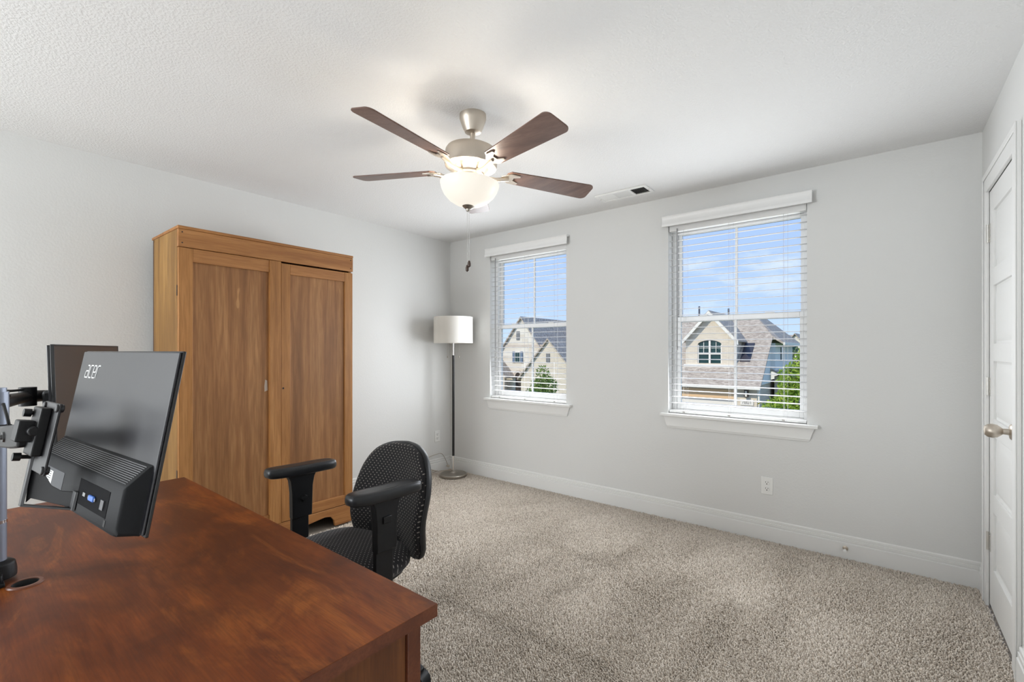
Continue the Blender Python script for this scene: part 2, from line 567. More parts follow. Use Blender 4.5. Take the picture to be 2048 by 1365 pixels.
def make_blind(X0, X1, label):
    cx = (X0 + X1) / 2
    root = thing('window_blind', label, 'blind', (cx, YB, WZ[1]), group='white slatted window blinds')
    a, b = X0 - cx + 0.004, X1 - cx - 0.004
    # crown-profiled valance standing in front of the wall
    prof = [(-0.002, 0.066), (-0.046, 0.066), (-0.050, 0.060), (-0.044, 0.050), (-0.044, 0.014), (-0.048, 0.008), (-0.052, -0.004), (-0.050, -0.016), (-0.036, -0.016), (-0.036, 0.052), (-0.002, 0.052)]
    MB().prism([(u, w) for u, w in prof], 'X', a - 0.036, b + 0.036).build('valance', VINYL, root, bevel=0.0015)
    MB().box(a, b, 0.012, 0.062, -0.046, -0.002).build('headrail', VINYL, root, bevel=0.002)
    top, bot, pitch = -0.066, WZ[0] - WZ[1] + 0.038, 0.0475
    sl = MB()
    z = top
    while z > bot + 0.01:
        # a gently crowned slat, nearly level
        cs = [(0.019, -0.0008), (0.028, 0.0006), (0.037, 0.0011), (0.046, 0.0006), (0.055, -0.0008),
              (0.055, -0.0038), (0.046, -0.0024), (0.037, -0.0019), (0.028, -0.0024), (0.019, -0.0038)]
        sl.prism([(u, z + w + (u - 0.037) * 0.05) for u, w in cs], 'X', a, b)
        z -= pitch
    sl.build('slats', SLAT, root, smooth=50)
    MB().box(a, b, 0.012, 0.062, bot - 0.030, bot - 0.012).build('bottom_rail', VINYL, root, bevel=0.003)
    for fx in (a + 0.11, (a + b) / 2 - 0.02, b - 0.13):
        c = MB()
        for yy in (0.0105, 0.0635):
            c.cyl((fx, yy, -0.045), (fx, yy, bot - 0.012), 0.0009, seg=6)
        c.cyl((fx + 0.022, 0.037, -0.03), (fx + 0.022, 0.037, bot - 0.012), 0.0008, seg=6)
        c.build('ladder_cord', SLAT, root)
    wd = MB()
    wd.cyl((a + 0.062, 0.004, -0.03), (a + 0.064, 0.003, -0.92), 0.0042, seg=6)
    wd.cyl((a + 0.064, 0.003, -0.92), (a + 0.064, 0.003, -0.95), 0.0055, seg=8)
    wd.build('tilt_wand', plain('clear_grey_wand', (0.30, 0.30, 0.30, 1), 0.3), root, label='grey tilt wand')
    gp = plain('grey_plug', (0.35, 0.33, 0.30, 1), 0.5)
    for fx in (a + 0.11, (a + b) / 2 - 0.02, b - 0.13):
        MB().box(fx - 0.008, fx + 0.008, 0.0105, 0.0121, bot - 0.025, bot - 0.017).build('cord_plug', gp, root)
    return root

make_blind(*W1, 'white slatted blind in the window beside the floor lamp')
make_blind(*W2, 'white slatted blind in the window that looks onto the garage house')

# ------------------------------------------------------------------ closet door
def make_door():
    root = structure(thing('door_1', loc=(XR, (DY0 + DY1) / 2, 0)))
    y0, y1 = DY0 - root.location.y, DY1 - root.location.y
    xf = 0.0006
    lf = MB()
    ya, yb, za, zb = y0 + 0.002, y1 - 0.0004, 0.004, DZ - 0.002
    st, rails = 0.095, [0.20, 0.085, 0.085, 0.085, 0.085, 0.11]
    ph = (zb - za - sum(rails)) / 5
    lf.box(xf, xf + 0.035, ya, ya + st, za, zb)
    lf.box(xf, xf + 0.035, yb - st, yb, za, zb)
    z = za
    panels = []
    for i in range(6):
        lf.box(xf, xf + 0.035, ya + st, yb - st, z, z + rails[i])
        z += rails[i]
        if i < 5:
            panels.append((z, z + ph))
            z += ph
    leaf = lf.build('door_leaf', TRIM, root, bevel=0.0012)
    for p0, p1 in panels:
        pm = MB()
        # sunk panel with a sloped raised field
        A, B = ya + st - 0.001, yb - st + 0.001
        def rr(i, x): return [(x, A + i, p0 + i), (x, B - i, p0 + i), (x, B - i, p1 - i), (x, A + i, p1 - i)]
        pm.rings([rr(0, xf + 0.03), rr(0, xf + 0.010), rr(0.012, xf + 0.012), rr(0.040, xf + 0.004), rr(0.06, xf + 0.004)])
        pm.build('panel', TRIM, leaf, smooth=20)
    cs = MB()
    for q0, q1 in ((y0 - 0.09, y0 - 0.001), (y1 + 0.001, y1 + 0.076)):
        cs.box(-0.014, 0.0, q0, q1, -0.012, DZ + 0.094)
    cs.box(-0.014, 0.0, y0 - 0.001, y1 + 0.001, DZ + 0.001, DZ + 0.094)
    cs.box(-0.019, -0.014, y0 - 0.09, y0 - 0.062, -0.012, DZ + 0.094)
    cs.box(-0.019, -0.014, y1 + 0.050, y1 + 0.076, -0.012, DZ + 0.094)
    cs.box(-0.019, -0.014, y0 - 0.062, y1 + 0.050, DZ + 0.066, DZ + 0.094)
    cs.build('door_casing', TRIM, root, bevel=0.003)
    jb = MB()
    jb.box(0.0, 0.11, y0 - 0.001, y0, -0.012, DZ + 0.001).box(0.0, 0.11, y1, y1 + 0.001, -0.012, DZ + 0.001).box(0.0, 0.11, y0, y1, DZ, DZ + 0.001)
    jb.build('door_jamb', TRIM, root)
    for hz in (1.854, 1.09, 0.318):
        hm = MB()
        hm.cyl((-0.006, y1 - 0.001, hz - 0.045), (-0.006, y1 - 0.001, hz + 0.045), 0.0065, seg=12)
        hm.box(-0.0015, 0.002, y1 - 0.030, y1 - 0.004, hz - 0.045, hz + 0.045)
        for q in (-0.03, 0.03):
            hm.cyl((-0.003, y1 - 0.018, hz + q), (-0.0005, y1 - 0.018, hz + q), 0.004, seg=8)
        hm.build('hinge', plain('hinge_metal', (0.62, 0.61, 0.58, 1), 0.35, 0.7), root)
    kb = MB()
    ky, kz = y0 + 0.062, 0.934
    kb.lathe([(0.0, 0.001), (0.033, 0.001), (0.033, -0.005), (0.028, -0.010), (0.013, -0.013), (0.012, -0.030), (0.018, -0.036), (0.026, -0.046), (0.0295, -0.060), (0.027, -0.074), (0.018, -0.084), (0.0, -0.087)], 28, (0, ky, kz), 'X')
    kb.build('door_knob', NICKEL, root, label='satin nickel egg-shaped knob')
    return root
make_door()

# ------------------------------------------------------------------ outlets, door stop, vent
def outlet(label, loc, rot):
    root = thing('wall_outlet', label, 'outlet', loc, rot, 'white wall outlets')
    MB().box(-0.036, 0.036, -0.006, 0.0, -0.058, 0.058).build('cover_plate', WHITEP, root, bevel=0.003)
    for s in (1, -1):
        rc = MB()
        rc.lathe([(0.0001, -0.0085), (0.0165, -0.0085), (0.0175, -0.0055)], 24, (0, 0, s * 0.0205), 'Y')
        sk = rc.build('socket', WHITEP, root)
        h = MB()
        h.box(-0.0085, -0.0055, -0.0090, -0.0080, s * 0.0205 + 0.001, s * 0.0205 + 0.009)
        h.box(0.0055, 0.0085, -0.0090, -0.0080, s * 0.0205 + 0.002, s * 0.0205 + 0.009)
        h.cyl((0, -0.0090, s * 0.0205 - 0.007), (0, -0.0080, s * 0.0205 - 0.007), 0.0035, seg=10)
        h.build('slots', DARK, sk, label='dark slots')
    return root
outlet('white duplex outlet on the window wall above the baseboard', (-0.605, YB, 0.359), (0, 0, 0))
outlet('white duplex outlet on the wall beside the floor lamp pole', (XL, 3.32, 0.368), (0, 0, R(90)))

ds = thing('door_stop', 'small metal door stop with a white tip on the baseboard', 'door stop', (-0.176, YB - 0.016, 0.058))
MB().lathe([(0, 0), (0.014, 0), (0.014, -0.004), (0.006, -0.007), (0.005, -0.045)], 18, (0, 0, 0), 'Y').build('rod', NICKEL, ds)
MB().lathe([(0, -0.044), (0.0095, -0.044), (0.0095, -0.060), (0.0, -0.063)], 18, (0, 0, 0), 'Y').build('rubber_tip', WHITEP, ds, label='white rubber tip')

def make_vent():
    root = thing('ceiling_vent', 'white ceiling air vent with three louvre banks near the window wall', 'vent', (-1.50, 3.215, HC))
    x0, x1, y0, y1 = -0.20, 0.20, -0.085, 0.085
    fr = MB()
    fr.box(x0, x1, y0, y0 + 0.022, -0.010, 0).box(x0, x1, y1 - 0.022, y1, -0.010, 0)
    for a, b in ((x0, x0 + 0.022), (-0.075, -0.062), (0.055, 0.068), (x1 - 0.022, x1)):
        fr.box(a, b, y0 + 0.022, y1 - 0.022, -0.010, 0)
    fr.build('frame', WHITEP, root, bevel=0.002)
    MB().box(x0 + 0.01, x1 - 0.01, y0 + 0.01, y1 - 0.01, -0.0012, -0.0004).build('backing', DARK, root, label='dark duct opening')
    for a, b, ang in ((x0 + 0.022, -0.075, 68), (-0.062, 0.055, 40), (0.068, x1 - 0.022, -35)):
        k = 9
        bank = MB()
        for i in range(k):
            xx = a + (i + 0.5) * (b - a) / k
            t = R(ang)
            dx, dz = 0.0072 * math.sin(t), 0.0042 * math.cos(t)
            bank.prism([(xx - dx, -0.0055 - dz), (xx - dx + 0.001, -0.0055 - dz - 0.0006), (xx + dx + 0.001, -0.0055 + dz - 0.0006), (xx + dx, -0.0055 + dz)], 'Y', y0 + 0.02, y1 - 0.02)
        bank.build('louvre_bank', WHITEP, root, smooth=0)
    for s in (-0.19, 0.19):
        MB().lathe([(0.0, -0.0125), (0.004, -0.012), (0.005, -0.010)], 10, (s, 0, 0)).build('screw', NICKEL, root)
make_vent()

# ------------------------------------------------------------------ ceiling fan
def make_fan():
    root = thing('ceiling_fan', 'nickel ceiling fan with five brown wood blades and a lit frosted glass bowl', 'ceiling fan', (-1.590, 1.680, HC))
    MB().lathe([(0.0, 0), (0.066, 0), (0.066, -0.020), (0.062, -0.032), (0.050, -0.066), (0.040, -0.086), (0.028, -0.092), (0.0, -0.093)], 40).build('canopy', NICKEL, root)
    # the fan hangs a little askew from its ball joint
    q = Vector((0, 0, 1)).rotation_difference(Vector((0.034, 0.051, 1.0)).normalized()).to_matrix().to_4x4()
    TILT = Matrix.Translation((0, 0, -0.08)) @ q @ Matrix.Translation((0, 0, 0.08))
    def TM(M=None):
        mb = MB()
        mb.M = TILT @ M if M else TILT
        return mb
    TM().cyl((0, 0, -0.08), (0, 0, -0.172), 0.0125).build('downrod', NICKEL, root)
    TM().lathe([(0.0, -0.163), (0.030, -0.164), (0.100, -0.169), (0.122, -0.175), (0.129, -0.186), (0.130, -0.200), (0.130, -0.250), (0.127, -0.262), (0.116, -0.267), (0.088, -0.268), (0.074, -0.280), (0.062, -0.289), (0.0, -0.290)], 56).build('motor_housing', NICKEL, root)
    TM().lathe([(0.0, -0.286), (0.066, -0.287), (0.066, -0.297), (0.052, -0.300), (0.050, -0.334), (0.058, -0.340), (0.0, -0.342)], 40).build('switch_housing', NICKEL, root)
    wn = wood('walnut_fan_blade', (0.105, 0.060, 0.047, 1), (0.165, 0.097, 0.076, 1), (0.225, 0.138, 0.11, 1), 'X', 26, 0.36, 0.3)
    for k in range(5):
        ang = 56.7 + 72 * k
        M = Matrix.Rotation(R(ang), 4, 'Z')
        pitch = Matrix.Translation((0, 0, -0.279)) @ Matrix.Rotation(R(-12), 4, 'X')
        bl = TM(M @ pitch)
        ol = []
        r0, r1 = 0.185, 0.656
        # plan outline: narrow root, broad squared tip with rounded corners
        half = lambda r: 0.050 + 0.017 * (r - r0) / (r1 - r0)
        cr = 0.030
        ol += [(r0 + 0.0, -0.030), (r0 + 0.018, -half(r0))]
        for i in range(7):
            a = -PI / 2 + i * (PI / 2) / 6
            ol.append((r1 - cr + cr * math.cos(a), -half(r1) + cr + cr * math.sin(a)))
        for i in range(7):
            a = i * (PI / 2) / 6
            ol.append((r1 - cr + cr * math.cos(a), half(r1) - cr + cr * math.sin(a)))
        ol += [(r0 + 0.018, half(r0)), (r0, 0.030)]
        bl.prism(ol, 'Z', 0.0, 0.006)
        bl.build('blade', wn, root, bevel=0.0015)
        # cast arm: swept neck that forks into two prongs under the blade root
        br = TM(M)
        br.tube(smooth_path([(0.056, 0, -0.292), (0.09, 0, -0.300), (0.13, 0, -0.300), (0.175, 0, -0.290), (0.20, 0, -0.285)], 5), 0.010, 10)
        br.M = TILT @ M @ pitch
        br.prism([(0.160, -0.013), (0.205, -0.042), (0.250, -0.038), (0.254, -0.026), (0.222, -0.012), (0.222, 0.012), (0.254, 0.026), (0.250, 0.038), (0.205, 0.042), (0.160, 0.013)], 'Z', -0.0065, -0.0003)
        br.build('blade_bracket', NICKEL, root, bevel=0.002)
    # frosted bowl, lit from inside
    gm = Mat('frosted_lamp_glass', (0.86, 0.82, 0.75, 1), 0.35)
    gm.b.inputs['Emission Color'].default_value = (1.0, 0.95, 0.86, 1)
    gm.b.inputs['Emission Strength'].default_value = 1.0
    tb = gm.n('ShaderNodeBsdfTranslucent'); tb.inputs['Color'].default_value = (0.10, 0.095, 0.085, 1)
    mx = gm.n('ShaderNodeMixShader'); mx.inputs[0].default_value = 0.5
    out = gm.t.nodes['Material Output']
    gm.l(gm.b.outputs[0], mx.inputs[1]); gm.l(tb.outputs[0], mx.inputs[2]); gm.l(mx.outputs[0], out.inputs['Surface'])
    bo = TM()
    outer = [(0.146, -0.343), (0.1455, -0.352), (0.139, -0.374), (0.125, -0.400), (0.100, -0.426), (0.070, -0.444), (0.040, -0.453), (0.012, -0.455)]
    inner = [(r - 0.004 if r > 0.02 else r, z + 0.004) for r, z in outer[::-1]]
    inner[-1] = (0.142, -0.343)
    bo.lathe(outer + inner + [outer[0]], 56, caps=False)
    bmesh.ops.remove_doubles(bo.bm, verts=bo.bm.verts, dist=1e-5)
    bo.build('glass_bowl', gm.m, root, smooth=60, label='lit frosted glass bowl')
    TM().lathe([(0.0, -0.452), (0.024, -0.453), (0.030, -0.457), (0.024, -0.464), (0.012, -0.471), (0.010, -0.480), (0.0, -0.482)], 24).build('finial', NICKEL_D, root)
    TM().cyl((0, 0, -0.338), (0, 0, -0.454), 0.006).build('bowl_stem', NICKEL, root)
    base = TILT @ Vector((0, 0, -0.474))
    for dx, dz in ((-0.006, -0.748), (0.007, -0.728)):
        ch = MB()
        ch.cyl((base.x + dx, base.y, base.z), (base.x + dx, base.y, dz), 0.0009, seg=6)
        z = base.z - 0.003
        while z > dz:
            ch.ball((base.x + dx, base.y, z), 0.0016, seg=6)
            z -= 0.006
        c = ch.build('pull_chain', CHROME, root)
        MB().lathe([(0.0, dz + 0.004), (0.005, dz), (0.0085, dz - 0.014), (0.008, dz - 0.026), (0.003, dz - 0.031), (0, dz - 0.032)], 14, (base.x + dx, base.y, 0)).build('pull_knob', plain('dark_wood_knob', (0.06, 0.035, 0.025, 1), 0.4), c)
    for s in (-1, 1):
        l = add_light('fan_bulb', 'POINT', TILT @ Vector((0.045 * s, 0.02 * s, -0.372)), FAN_W, (1.0, 0.91, 0.78), shadow_soft_size=0.03)
        l.parent = root
    return root
FAN_W = 4.8
make_fan()

# ------------------------------------------------------------------ floor lamp
def make_lamp():
    root = thing('floor_lamp', 'slim black and chrome floor lamp with a white drum shade in the corner', 'floor lamp', (-3.398, 3.303, 0))
    MB().lathe([(0.0, 0.0), (0.132, 0.0), (0.136, 0.004), (0.136, 0.020), (0.131, 0.026), (0.060, 0.034), (0.034, 0.040), (0.028, 0.046), (0.0, 0.047)], 48).build('base', NICKEL_D, root, label='brushed nickel disc base')
    MB().cyl((0, 0, 0.04), (0, 0, 0.203), 0.0115).build('lower_stem', CHROME, root)
    MB().cyl((0, 0, 0.203), (0, 0, 1.222), 0.0125).build('pole', plain('black_satin_pole', (0.012, 0.012, 0.013, 1), 0.35), root, label='black pole')
    up = MB()
    up.cyl((0, 0, 1.222), (0, 0, 1.44), 0.0075)
    up.box(-0.055, 0.055, -0.004, 0.004, 1.395, 1.403)
    up.build('upper_stem', CHROME, root)
    sm = Mat('white_linen_shade', (0.93, 0.915, 0.88, 1), 0.9, 0, 0.1)
    wv = sm.noise(sm.coord((1, 1, 1)), 300, 2)
    sm.bump(wv, 0.2, 0.001)
    tb = sm.n('ShaderNodeBsdfTranslucent'); tb.inputs['Color'].default_value = (0.9, 0.87, 0.80, 1)
    mx = sm.n('ShaderNodeMixShader'); mx.inputs[0].default_value = 0.3
    sm.l(sm.b.outputs[0], mx.inputs[1]); sm.l(tb.outputs[0], mx.inputs[2])
    sm.l(mx.outputs[0], sm.t.nodes['Material Output'].inputs['Surface'])
    sh = MB()
    sh.lathe([(0.192, 1.345), (0.197, 1.345), (0.197, 1.609), (0.192, 1.609), (0.192, 1.345)], 64, caps=False)
    shade = sh.build('shade', sm.m, root, label='white drum shade')
    sp = MB()
    for k in range(3):
        a = 2 * PI * k / 3
        sp.cyl((0, 0, 1.44), (0.193 * math.cos(a), 0.193 * math.sin(a), 1.600), 0.002, seg=6)
    sp.build('shade_spider', CHROME, shade)
    for s in (-1, 1):
        bb = MB()
        bb.lathe([(0.0, 1.40), (0.014, 1.40), (0.016, 1.43), (0.030, 1.475), (0.026, 1.50), (0.0, 1.515)], 18, (0.055 * s, 0, 0))
        bb.build('bulb', WHITEP, root)
        c = MB()
        c.cyl((0.046 * s, 0.036 * s, 1.40), (0.046 * s, 0.036 * s, 1.215), 0.0008, seg=6)
        cc = c.build('pull_chain', CHROME, root)
        MB().lathe([(0.0, 1.219), (0.004, 1.215), (0.005, 1.200), (0.0, 1.190)], 12, (0.046 * s, 0.036 * s, 0)).build('chain_knob', NICKEL_D, cc)
    # cord coiled beside the base, a loop sprung up against the baseboard
    random.seed(4)
    pts = [(-0.02, 0.0, 0.05), (-0.10, -0.05, 0.045), (-0.17, -0.10, 0.03), (-0.21, -0.17, 0.018), (-0.17, -0.21, 0.022), (-0.13, -0.16, 0.03), (-0.18, -0.09, 0.040), (-0.225, -0.13, 0.03),
           (-0.215, -0.20, 0.05), (-0.19, -0.17, 0.07), (-0.15, -0.10, 0.045), (-0.19, -0.04, 0.03), (-0.228, -0.06, 0.012), (-0.232, -0.14, 0.006), (-0.20, -0.23, 0.006), (-0.15, -0.24, 0.008), (-0.13, -0.19, 0.02), (-0.19, -0.12, 0.055),
           (-0.225, -0.205, 0.06), (-0.235, -0.225, 0.12), (-0.238, -0.16, 0.165), (-0.238, -0.02, 0.185), (-0.238, 0.06, 0.18), (-0.225, 0.10, 0.12), (-0.20, 0.11, 0.06), (-0.16, 0.09, 0.055)]
    MB().tube(smooth_path(pts, 6), 0.0028, 6).build('power_cord', plain('tan_clear_cord', (0.32, 0.26, 0.20, 1), 0.4), root, label='thin tan power cord')
    MB().box(-0.185, -0.155, 0.078, 0.100, 0.045, 0.066).box(-0.20, -0.185, 0.083, 0.086, 0.05, 0.055).box(-0.20, -0.185, 0.092, 0.095, 0.05, 0.055).build('cord_plug', plain('cream_plug', (0.55, 0.50, 0.42, 1), 0.4), root, bevel=0.002)
make_lamp()

# ------------------------------------------------------------------ wardrobe
def make_wardrobe():
    X0, X1, Y0, Y1, H = -3.575, -3.09, 0.866, 1.964, 1.975
    root = thing('wardrobe', 'old worn brown wooden wardrobe with two plain panelled doors', 'wardrobe', ((X0 + X1) / 2, (Y0 + Y1) / 2, 0))
    ox, oy = root.location.x, root.location.y
    panel = wood('teak_door_panel', srgb(114, 74, 40), srgb(160, 112, 68), srgb(190, 142, 92), 'Z', 13, 0.5, 0.5, True)
    stile = wood('orange_teak_stile', srgb(128, 84, 40), srgb(166, 114, 62), srgb(192, 140, 84), 'Z', 12, 0.5, 0.3)
    rail = wood('teak_rail', srgb(126, 78, 38), srgb(164, 112, 62), srgb(190, 136, 82), 'Y', 12, 0.5, 0.3)
    side = wood('worn_side_plank', srgb(108, 74, 34), srgb(156, 116, 62), srgb(182, 142, 86), 'Z', 9, 0.55, 0.45, True)
    dk = wood('dark_back_edge', srgb(60, 40, 26), srgb(84, 58, 38), srgb(104, 76, 50), 'Z', 12, 0.7, 0.4)
    x0, x1, y0, y1 = X0 - ox, X1 - ox, Y0 - oy, Y1 - oy
    MB().box(x0 + 0.03, x1 - 0.024, y0, y0 + 0.02, 0.0, H - 0.016).build('side_panel', side, root, bevel=0.002)
    MB().box(x0 + 0.03, x1 - 0.024, y1 - 0.02, y1, 0.0, H - 0.016).build('side_panel', side, root, bevel=0.002)
    MB().box(x0, x0 + 0.012, y0 + 0.002, y1 - 0.002, 0.03, H - 0.017).box(x0 + 0.012, x0 + 0.03, y0 + 0.002, y0 + 0.02, 0.0, H - 0.03).box(x0 + 0.012, x0 + 0.03, y1 - 0.02, y1 - 0.002, 0.0, H - 0.03).build('back_panel', dk, root, bevel=0.002)
    tp = MB()
    tp.box(x0 - 0.004, -0.02, y0 - 0.004, y1 + 0.002, H - 0.016, H)
    tp.box(-0.018, x1 + 0.004, y0 - 0.004, y1 + 0.002, H - 0.016, H + 0.001)
    tp.build('top_board', rail, root, bevel=0.003)
    fz = MB().box(x1 - 0.023, x1 + 0.001, y0 - 0.001, y1 + 0.001, 1.857, H - 0.017)
    fr = fz.build('frieze', rail, root, bevel=0.002)
    for yy in (y0 + 0.018, y1 - 0.018):
        for zz in (1.88, 1.94):
            MB().lathe([(0.0, x1 + 0.0018), (0.004, x1 + 0.0018), (0.004, x1)], 8, (0, yy, zz), 'X').build('nail', DARK, fr, label='dark nail head')
    # plinth with a shaped cut-out between its feet
    pl = [(y0, 0.0), (y0 + 0.14, 0.0), (y0 + 0.15, 0.045), (y0 + 0.175, 0.075), (y0 + 0.22, 0.083), (y0 + 0.40, 0.060), (0, 0.052), (y1 - 0.40, 0.060), (y1 - 0.22, 0.083), (y1 - 0.175, 0.075), (y1 - 0.15, 0.045), (y1 - 0.14, 0.0), (y1, 0.0), (y1, 0.132), (y0, 0.132)]
    MB().prism(pl, 'X', x1 - 0.023, x1).build('plinth', rail, root, bevel=0.002)
    MB().box(x0 + 0.012, x1 - 0.023, y0 + 0.02, y1 - 0.02, 0.10, 0.115).build('bottom_board', dk, root)
    # doors: (start, left stile, right stile, end)
    for (a, b, c, d, top) in ((0.867, 0.937, 1.362, 1.434, 1.854), (1.437, 1.497, 1.900, 1.963, 1.846)):
        a, b, c, d = a - oy, b - oy, c - oy, d - oy
        bot = 0.136
        xf = x1 - 0.001
        em = MB().box(xf - 0.021, xf, a, b, bot, top).box(xf - 0.021, xf + (0.006 if d < 0 or c < 0 else 0), c, d, bot, top)
        fm = em.build('door', stile, root, bevel=0.002)
        MB().box(xf - 0.020, xf - 0.001, b, c, 1.777, top).build('door_rail', rail, fm, bevel=0.002)
        MB().box(xf - 0.020, xf - 0.001, b, c, bot, 0.206).build('door_rail', rail, fm, bevel=0.002)
        MB().box(xf - 0.018, xf - 0.013, b - 0.002, c + 0.002, 0.19, 1.79).build('door_panel', panel, fm)
        if a < -0.3:
            for hz in (1.61, 0.56, 1.05):
                MB().box(xf - 0.030, xf - 0.018, a - 0.002, a + 0.003, hz - 0.03, hz + 0.03).build('hinge', plain('rusty_hinge', (0.03, 0.022, 0.018, 1), 0.6), fm)
            MB().prism([(1.337 - oy, 1.005), (1.356 - oy, 1.012), (1.353 - oy, 1.075), (1.341 - oy, 1.082), (1.336 - oy, 1.04)], 'X', xf - 0.0132, xf - 0.0126).build('worn_patch', plain('pale_scuff', (0.47, 0.40, 0.33, 1), 0.7), fm, label='pale scuff mark')
        else:
            MB().lathe([(0.0, xf + 0.001), (0.006, xf + 0.001), (0.006, xf)], 10, (0, 1.450 - oy, 1.02), 'X').build('keyhole', DARK, fm, label='dark keyhole')
make_wardrobe()

# ------------------------------------------------------------------ desk
def make_desk():
    X0, X1, Y0, Y1 = -2.232, -0.711, -0.118, 0.645
    root = thing('desk', 'reddish brown cherry veneer desk standing under the two monitors', 'desk', ((X0 + X1) / 2, (Y0 + Y1) / 2, 0))
    ox, oy = root.location.x, root.location.y
    m = Mat('cherry_veneer_top', (0.2, 0.08, 0.03, 1), 0.40, 0, 0.22)
    v = m.coord((0.12, 1, 1))
    g = m.noise(v, 34, 7, 0.6, 0.4)
    c1 = m.ramp(g, [(0.30, srgb(98, 44, 13)), (0.52, srgb(119, 58, 20)), (0.75, srgb(137, 73, 27))])
    bl = m.noise(m.coord((0.55, 1, 1)), 5.5, 4, 0.6, 0.8)
    c2 = m.mix(m.ramp(bl, [(0.36, (0, 0, 0, 1)), (0.60, (0.8, 0.8, 0.8, 1))]), c1, srgb(72, 32, 13))
    gl = m.noise(m.coord((0.3, 1, 1)), 9, 5, 0.65, 1.2)
    c3 = m.mix(m.ramp(gl, [(0.54, (0, 0, 0, 1)), (0.72, (0.75, 0.75, 0.75, 1))]), c2, srgb(150, 84, 32))
    fine = m.noise(m.coord((0.05, 1, 1)), 300, 2)
    m.color(m.mix(m.ramp(fine, [(0.42, (0.22, 0.22, 0.22, 1)), (0.55, (0, 0, 0, 1))]), c3, srgb(60, 28, 14)))
    m.bump(fine, 0.05, 0.0004)
    pan = wood('cherry_end_panel', srgb(74, 40, 20), srgb(104, 60, 30), srgb(128, 78, 40), 'Z', 20, 0.45, 0.3)
    edge = wood('cherry_edge_band', srgb(84, 44, 27), srgb(106, 58, 36), srgb(120, 70, 44), 'X', 20, 0.45, 0.2)
    x0, x1, y0, y1 = X0 - ox, X1 - ox, Y0 - oy, Y1 - oy
    gx, gy = -1.486 - ox, 0.130 - oy
    tp = MB()
    # worktop with a real round cable hole
    hole = [(gx + 0.0255 * math.cos(2 * PI * i / 32), gy + 0.0255 * math.sin(2 * PI * i / 32)) for i in range(32)]
    for zt in (0.7505, 0.7255):
        pass
    sq = 0.06
    tp.box(x0, gx - sq, y0, y1, 0.7255, 0.7505)
    tp.box(gx + sq, x1, y0, y1, 0.7255, 0.7505)
    tp.box(gx - sq, gx + sq, y0, gy - sq, 0.7255, 0.7505)
    tp.box(gx - sq, gx + sq, gy + sq, y1, 0.7255, 0.7505)
    outer = []
    for i in range(32):
        a = 2 * PI * i / 32
        k = sq / max(abs(math.cos(a)), abs(math.sin(a)))
        outer.append((gx + k * math.cos(a), gy + k * math.sin(a)))
    tp.rings([[(p[0], p[1], z) for p in ring] for ring, z in ((hole, 0.7255), (hole, 0.7505), (outer, 0.7505), (outer, 0.7255), (hole, 0.7255))], False, False)
    bmesh.ops.remove_doubles(tp.bm, verts=tp.bm.verts, dist=1e-5)
    tp.build('desktop', m.m, root, smooth=20)
    eb = MB()
    e_ = 0.0012
    eb.box(x1, x1 + e_, y0, y1, 0.7255, 0.7500).box(x0 - e_, x0, y0, y1, 0.7255, 0.7500).box(x0, x1, y1, y1 + e_, 0.7255, 0.7500).box(x0, x1, y0 - e_, y0, 0.7255, 0.7500)
    eb.build('edge_band', edge, root)
    MB().lathe([(0.0225, 0.7500), (0.0225, 0.7535), (0.0285, 0.7535), (0.0305, 0.7506), (0.0285, 0.7500)], 32, (gx, gy, 0), caps=False).build('cable_grommet', plain('brown_grommet', srgb(112, 66, 46), 0.4), root, label='brown round cable grommet')
    MB().lathe([(0.0, 0.68), (0.0225, 0.68), (0.0225, 0.752), (0.021, 0.752), (0.021, 0.681), (0.0, 0.681)], 32, (gx, gy, 0), caps=False).build('grommet_well', DARK, root)
    for s, xa in ((1, x1 - 0.048), (-1, x0 + 0.028)):
        MB().box(xa, xa + 0.02, y0 + 0.03, y1 - 0.058, 0.0, 0.7253).build('end_panel', pan, root, bevel=0.001)
        MB().box(xa - (0.006 if s < 0 else -0.0005), xa + 0.026, y1 - 0.056, y1 - 0.024, 0.0, 0.7253).build('end_stile', edge, root, bevel=0.002)
    MB().box(x0 + 0.05, x1 - 0.05, y0 + 0.09, y0 + 0.108, 0.22, 0.7253).build('modesty_panel', pan, root)
    return root
make_desk()

# ------------------------------------------------------------------ monitors
MON = BLACKP
GLOSS = plain('dark_screen', (0.022, 0.018, 0.016, 1), 0.28, 0, 0.5)

def strokes(mb, lines, M, w=0.0016):
    mb.M = M
    for ln in lines:
        for p, q in zip(ln, ln[1:]):
            d = Vector((q[0] - p[0], q[1] - p[1], 0))
            if d.length < 1e-9: continue
            d.normalize()
            nx, ny = -d.y * w, d.x * w
            ex, ey = d.x * w * 0.5, d.y * w * 0.5
            mb.prism([(p[0] - ex + nx, p[1] - ey + ny), (p[0] - ex - nx, p[1] - ey - ny), (q[0] + ex - nx, q[1] + ey - ny), (q[0] + ex + nx, q[1] + ey + ny)], 'Z', 0, 0.0005)
    mb.M = None

def panel_shell(root, w, h, t=0.007):
    MB().box(-w / 2, w / 2, 0.0, t * 0.55, -h / 2, h / 2).build('rear_shell', plain('brushed_black_shell', (0.020, 0.020, 0.024, 1), 0.32, 0, 0.42, (600, 0.05, 0.0003)), root, bevel=0.002)
    fr = MB()
    rect_frame(fr, -w / 2 - 0.002, w / 2 + 0.002, -h / 2 - 0.003, h / 2 + 0.002, t * 0.55, t + 0.002, 0.004, 0.004, 0.016, 0.004)
    fr.build('bezel', plain('bezel_black', (0.012, 0.012, 0.013, 1), 0.4), root, bevel=0.0015)
    MB().box(-w / 2, w / 2, t * 0.55, t + 0.001, -h / 2 + 0.013, h / 2 - 0.002).build('screen', GLOSS, root, label='dark switched-off screen')

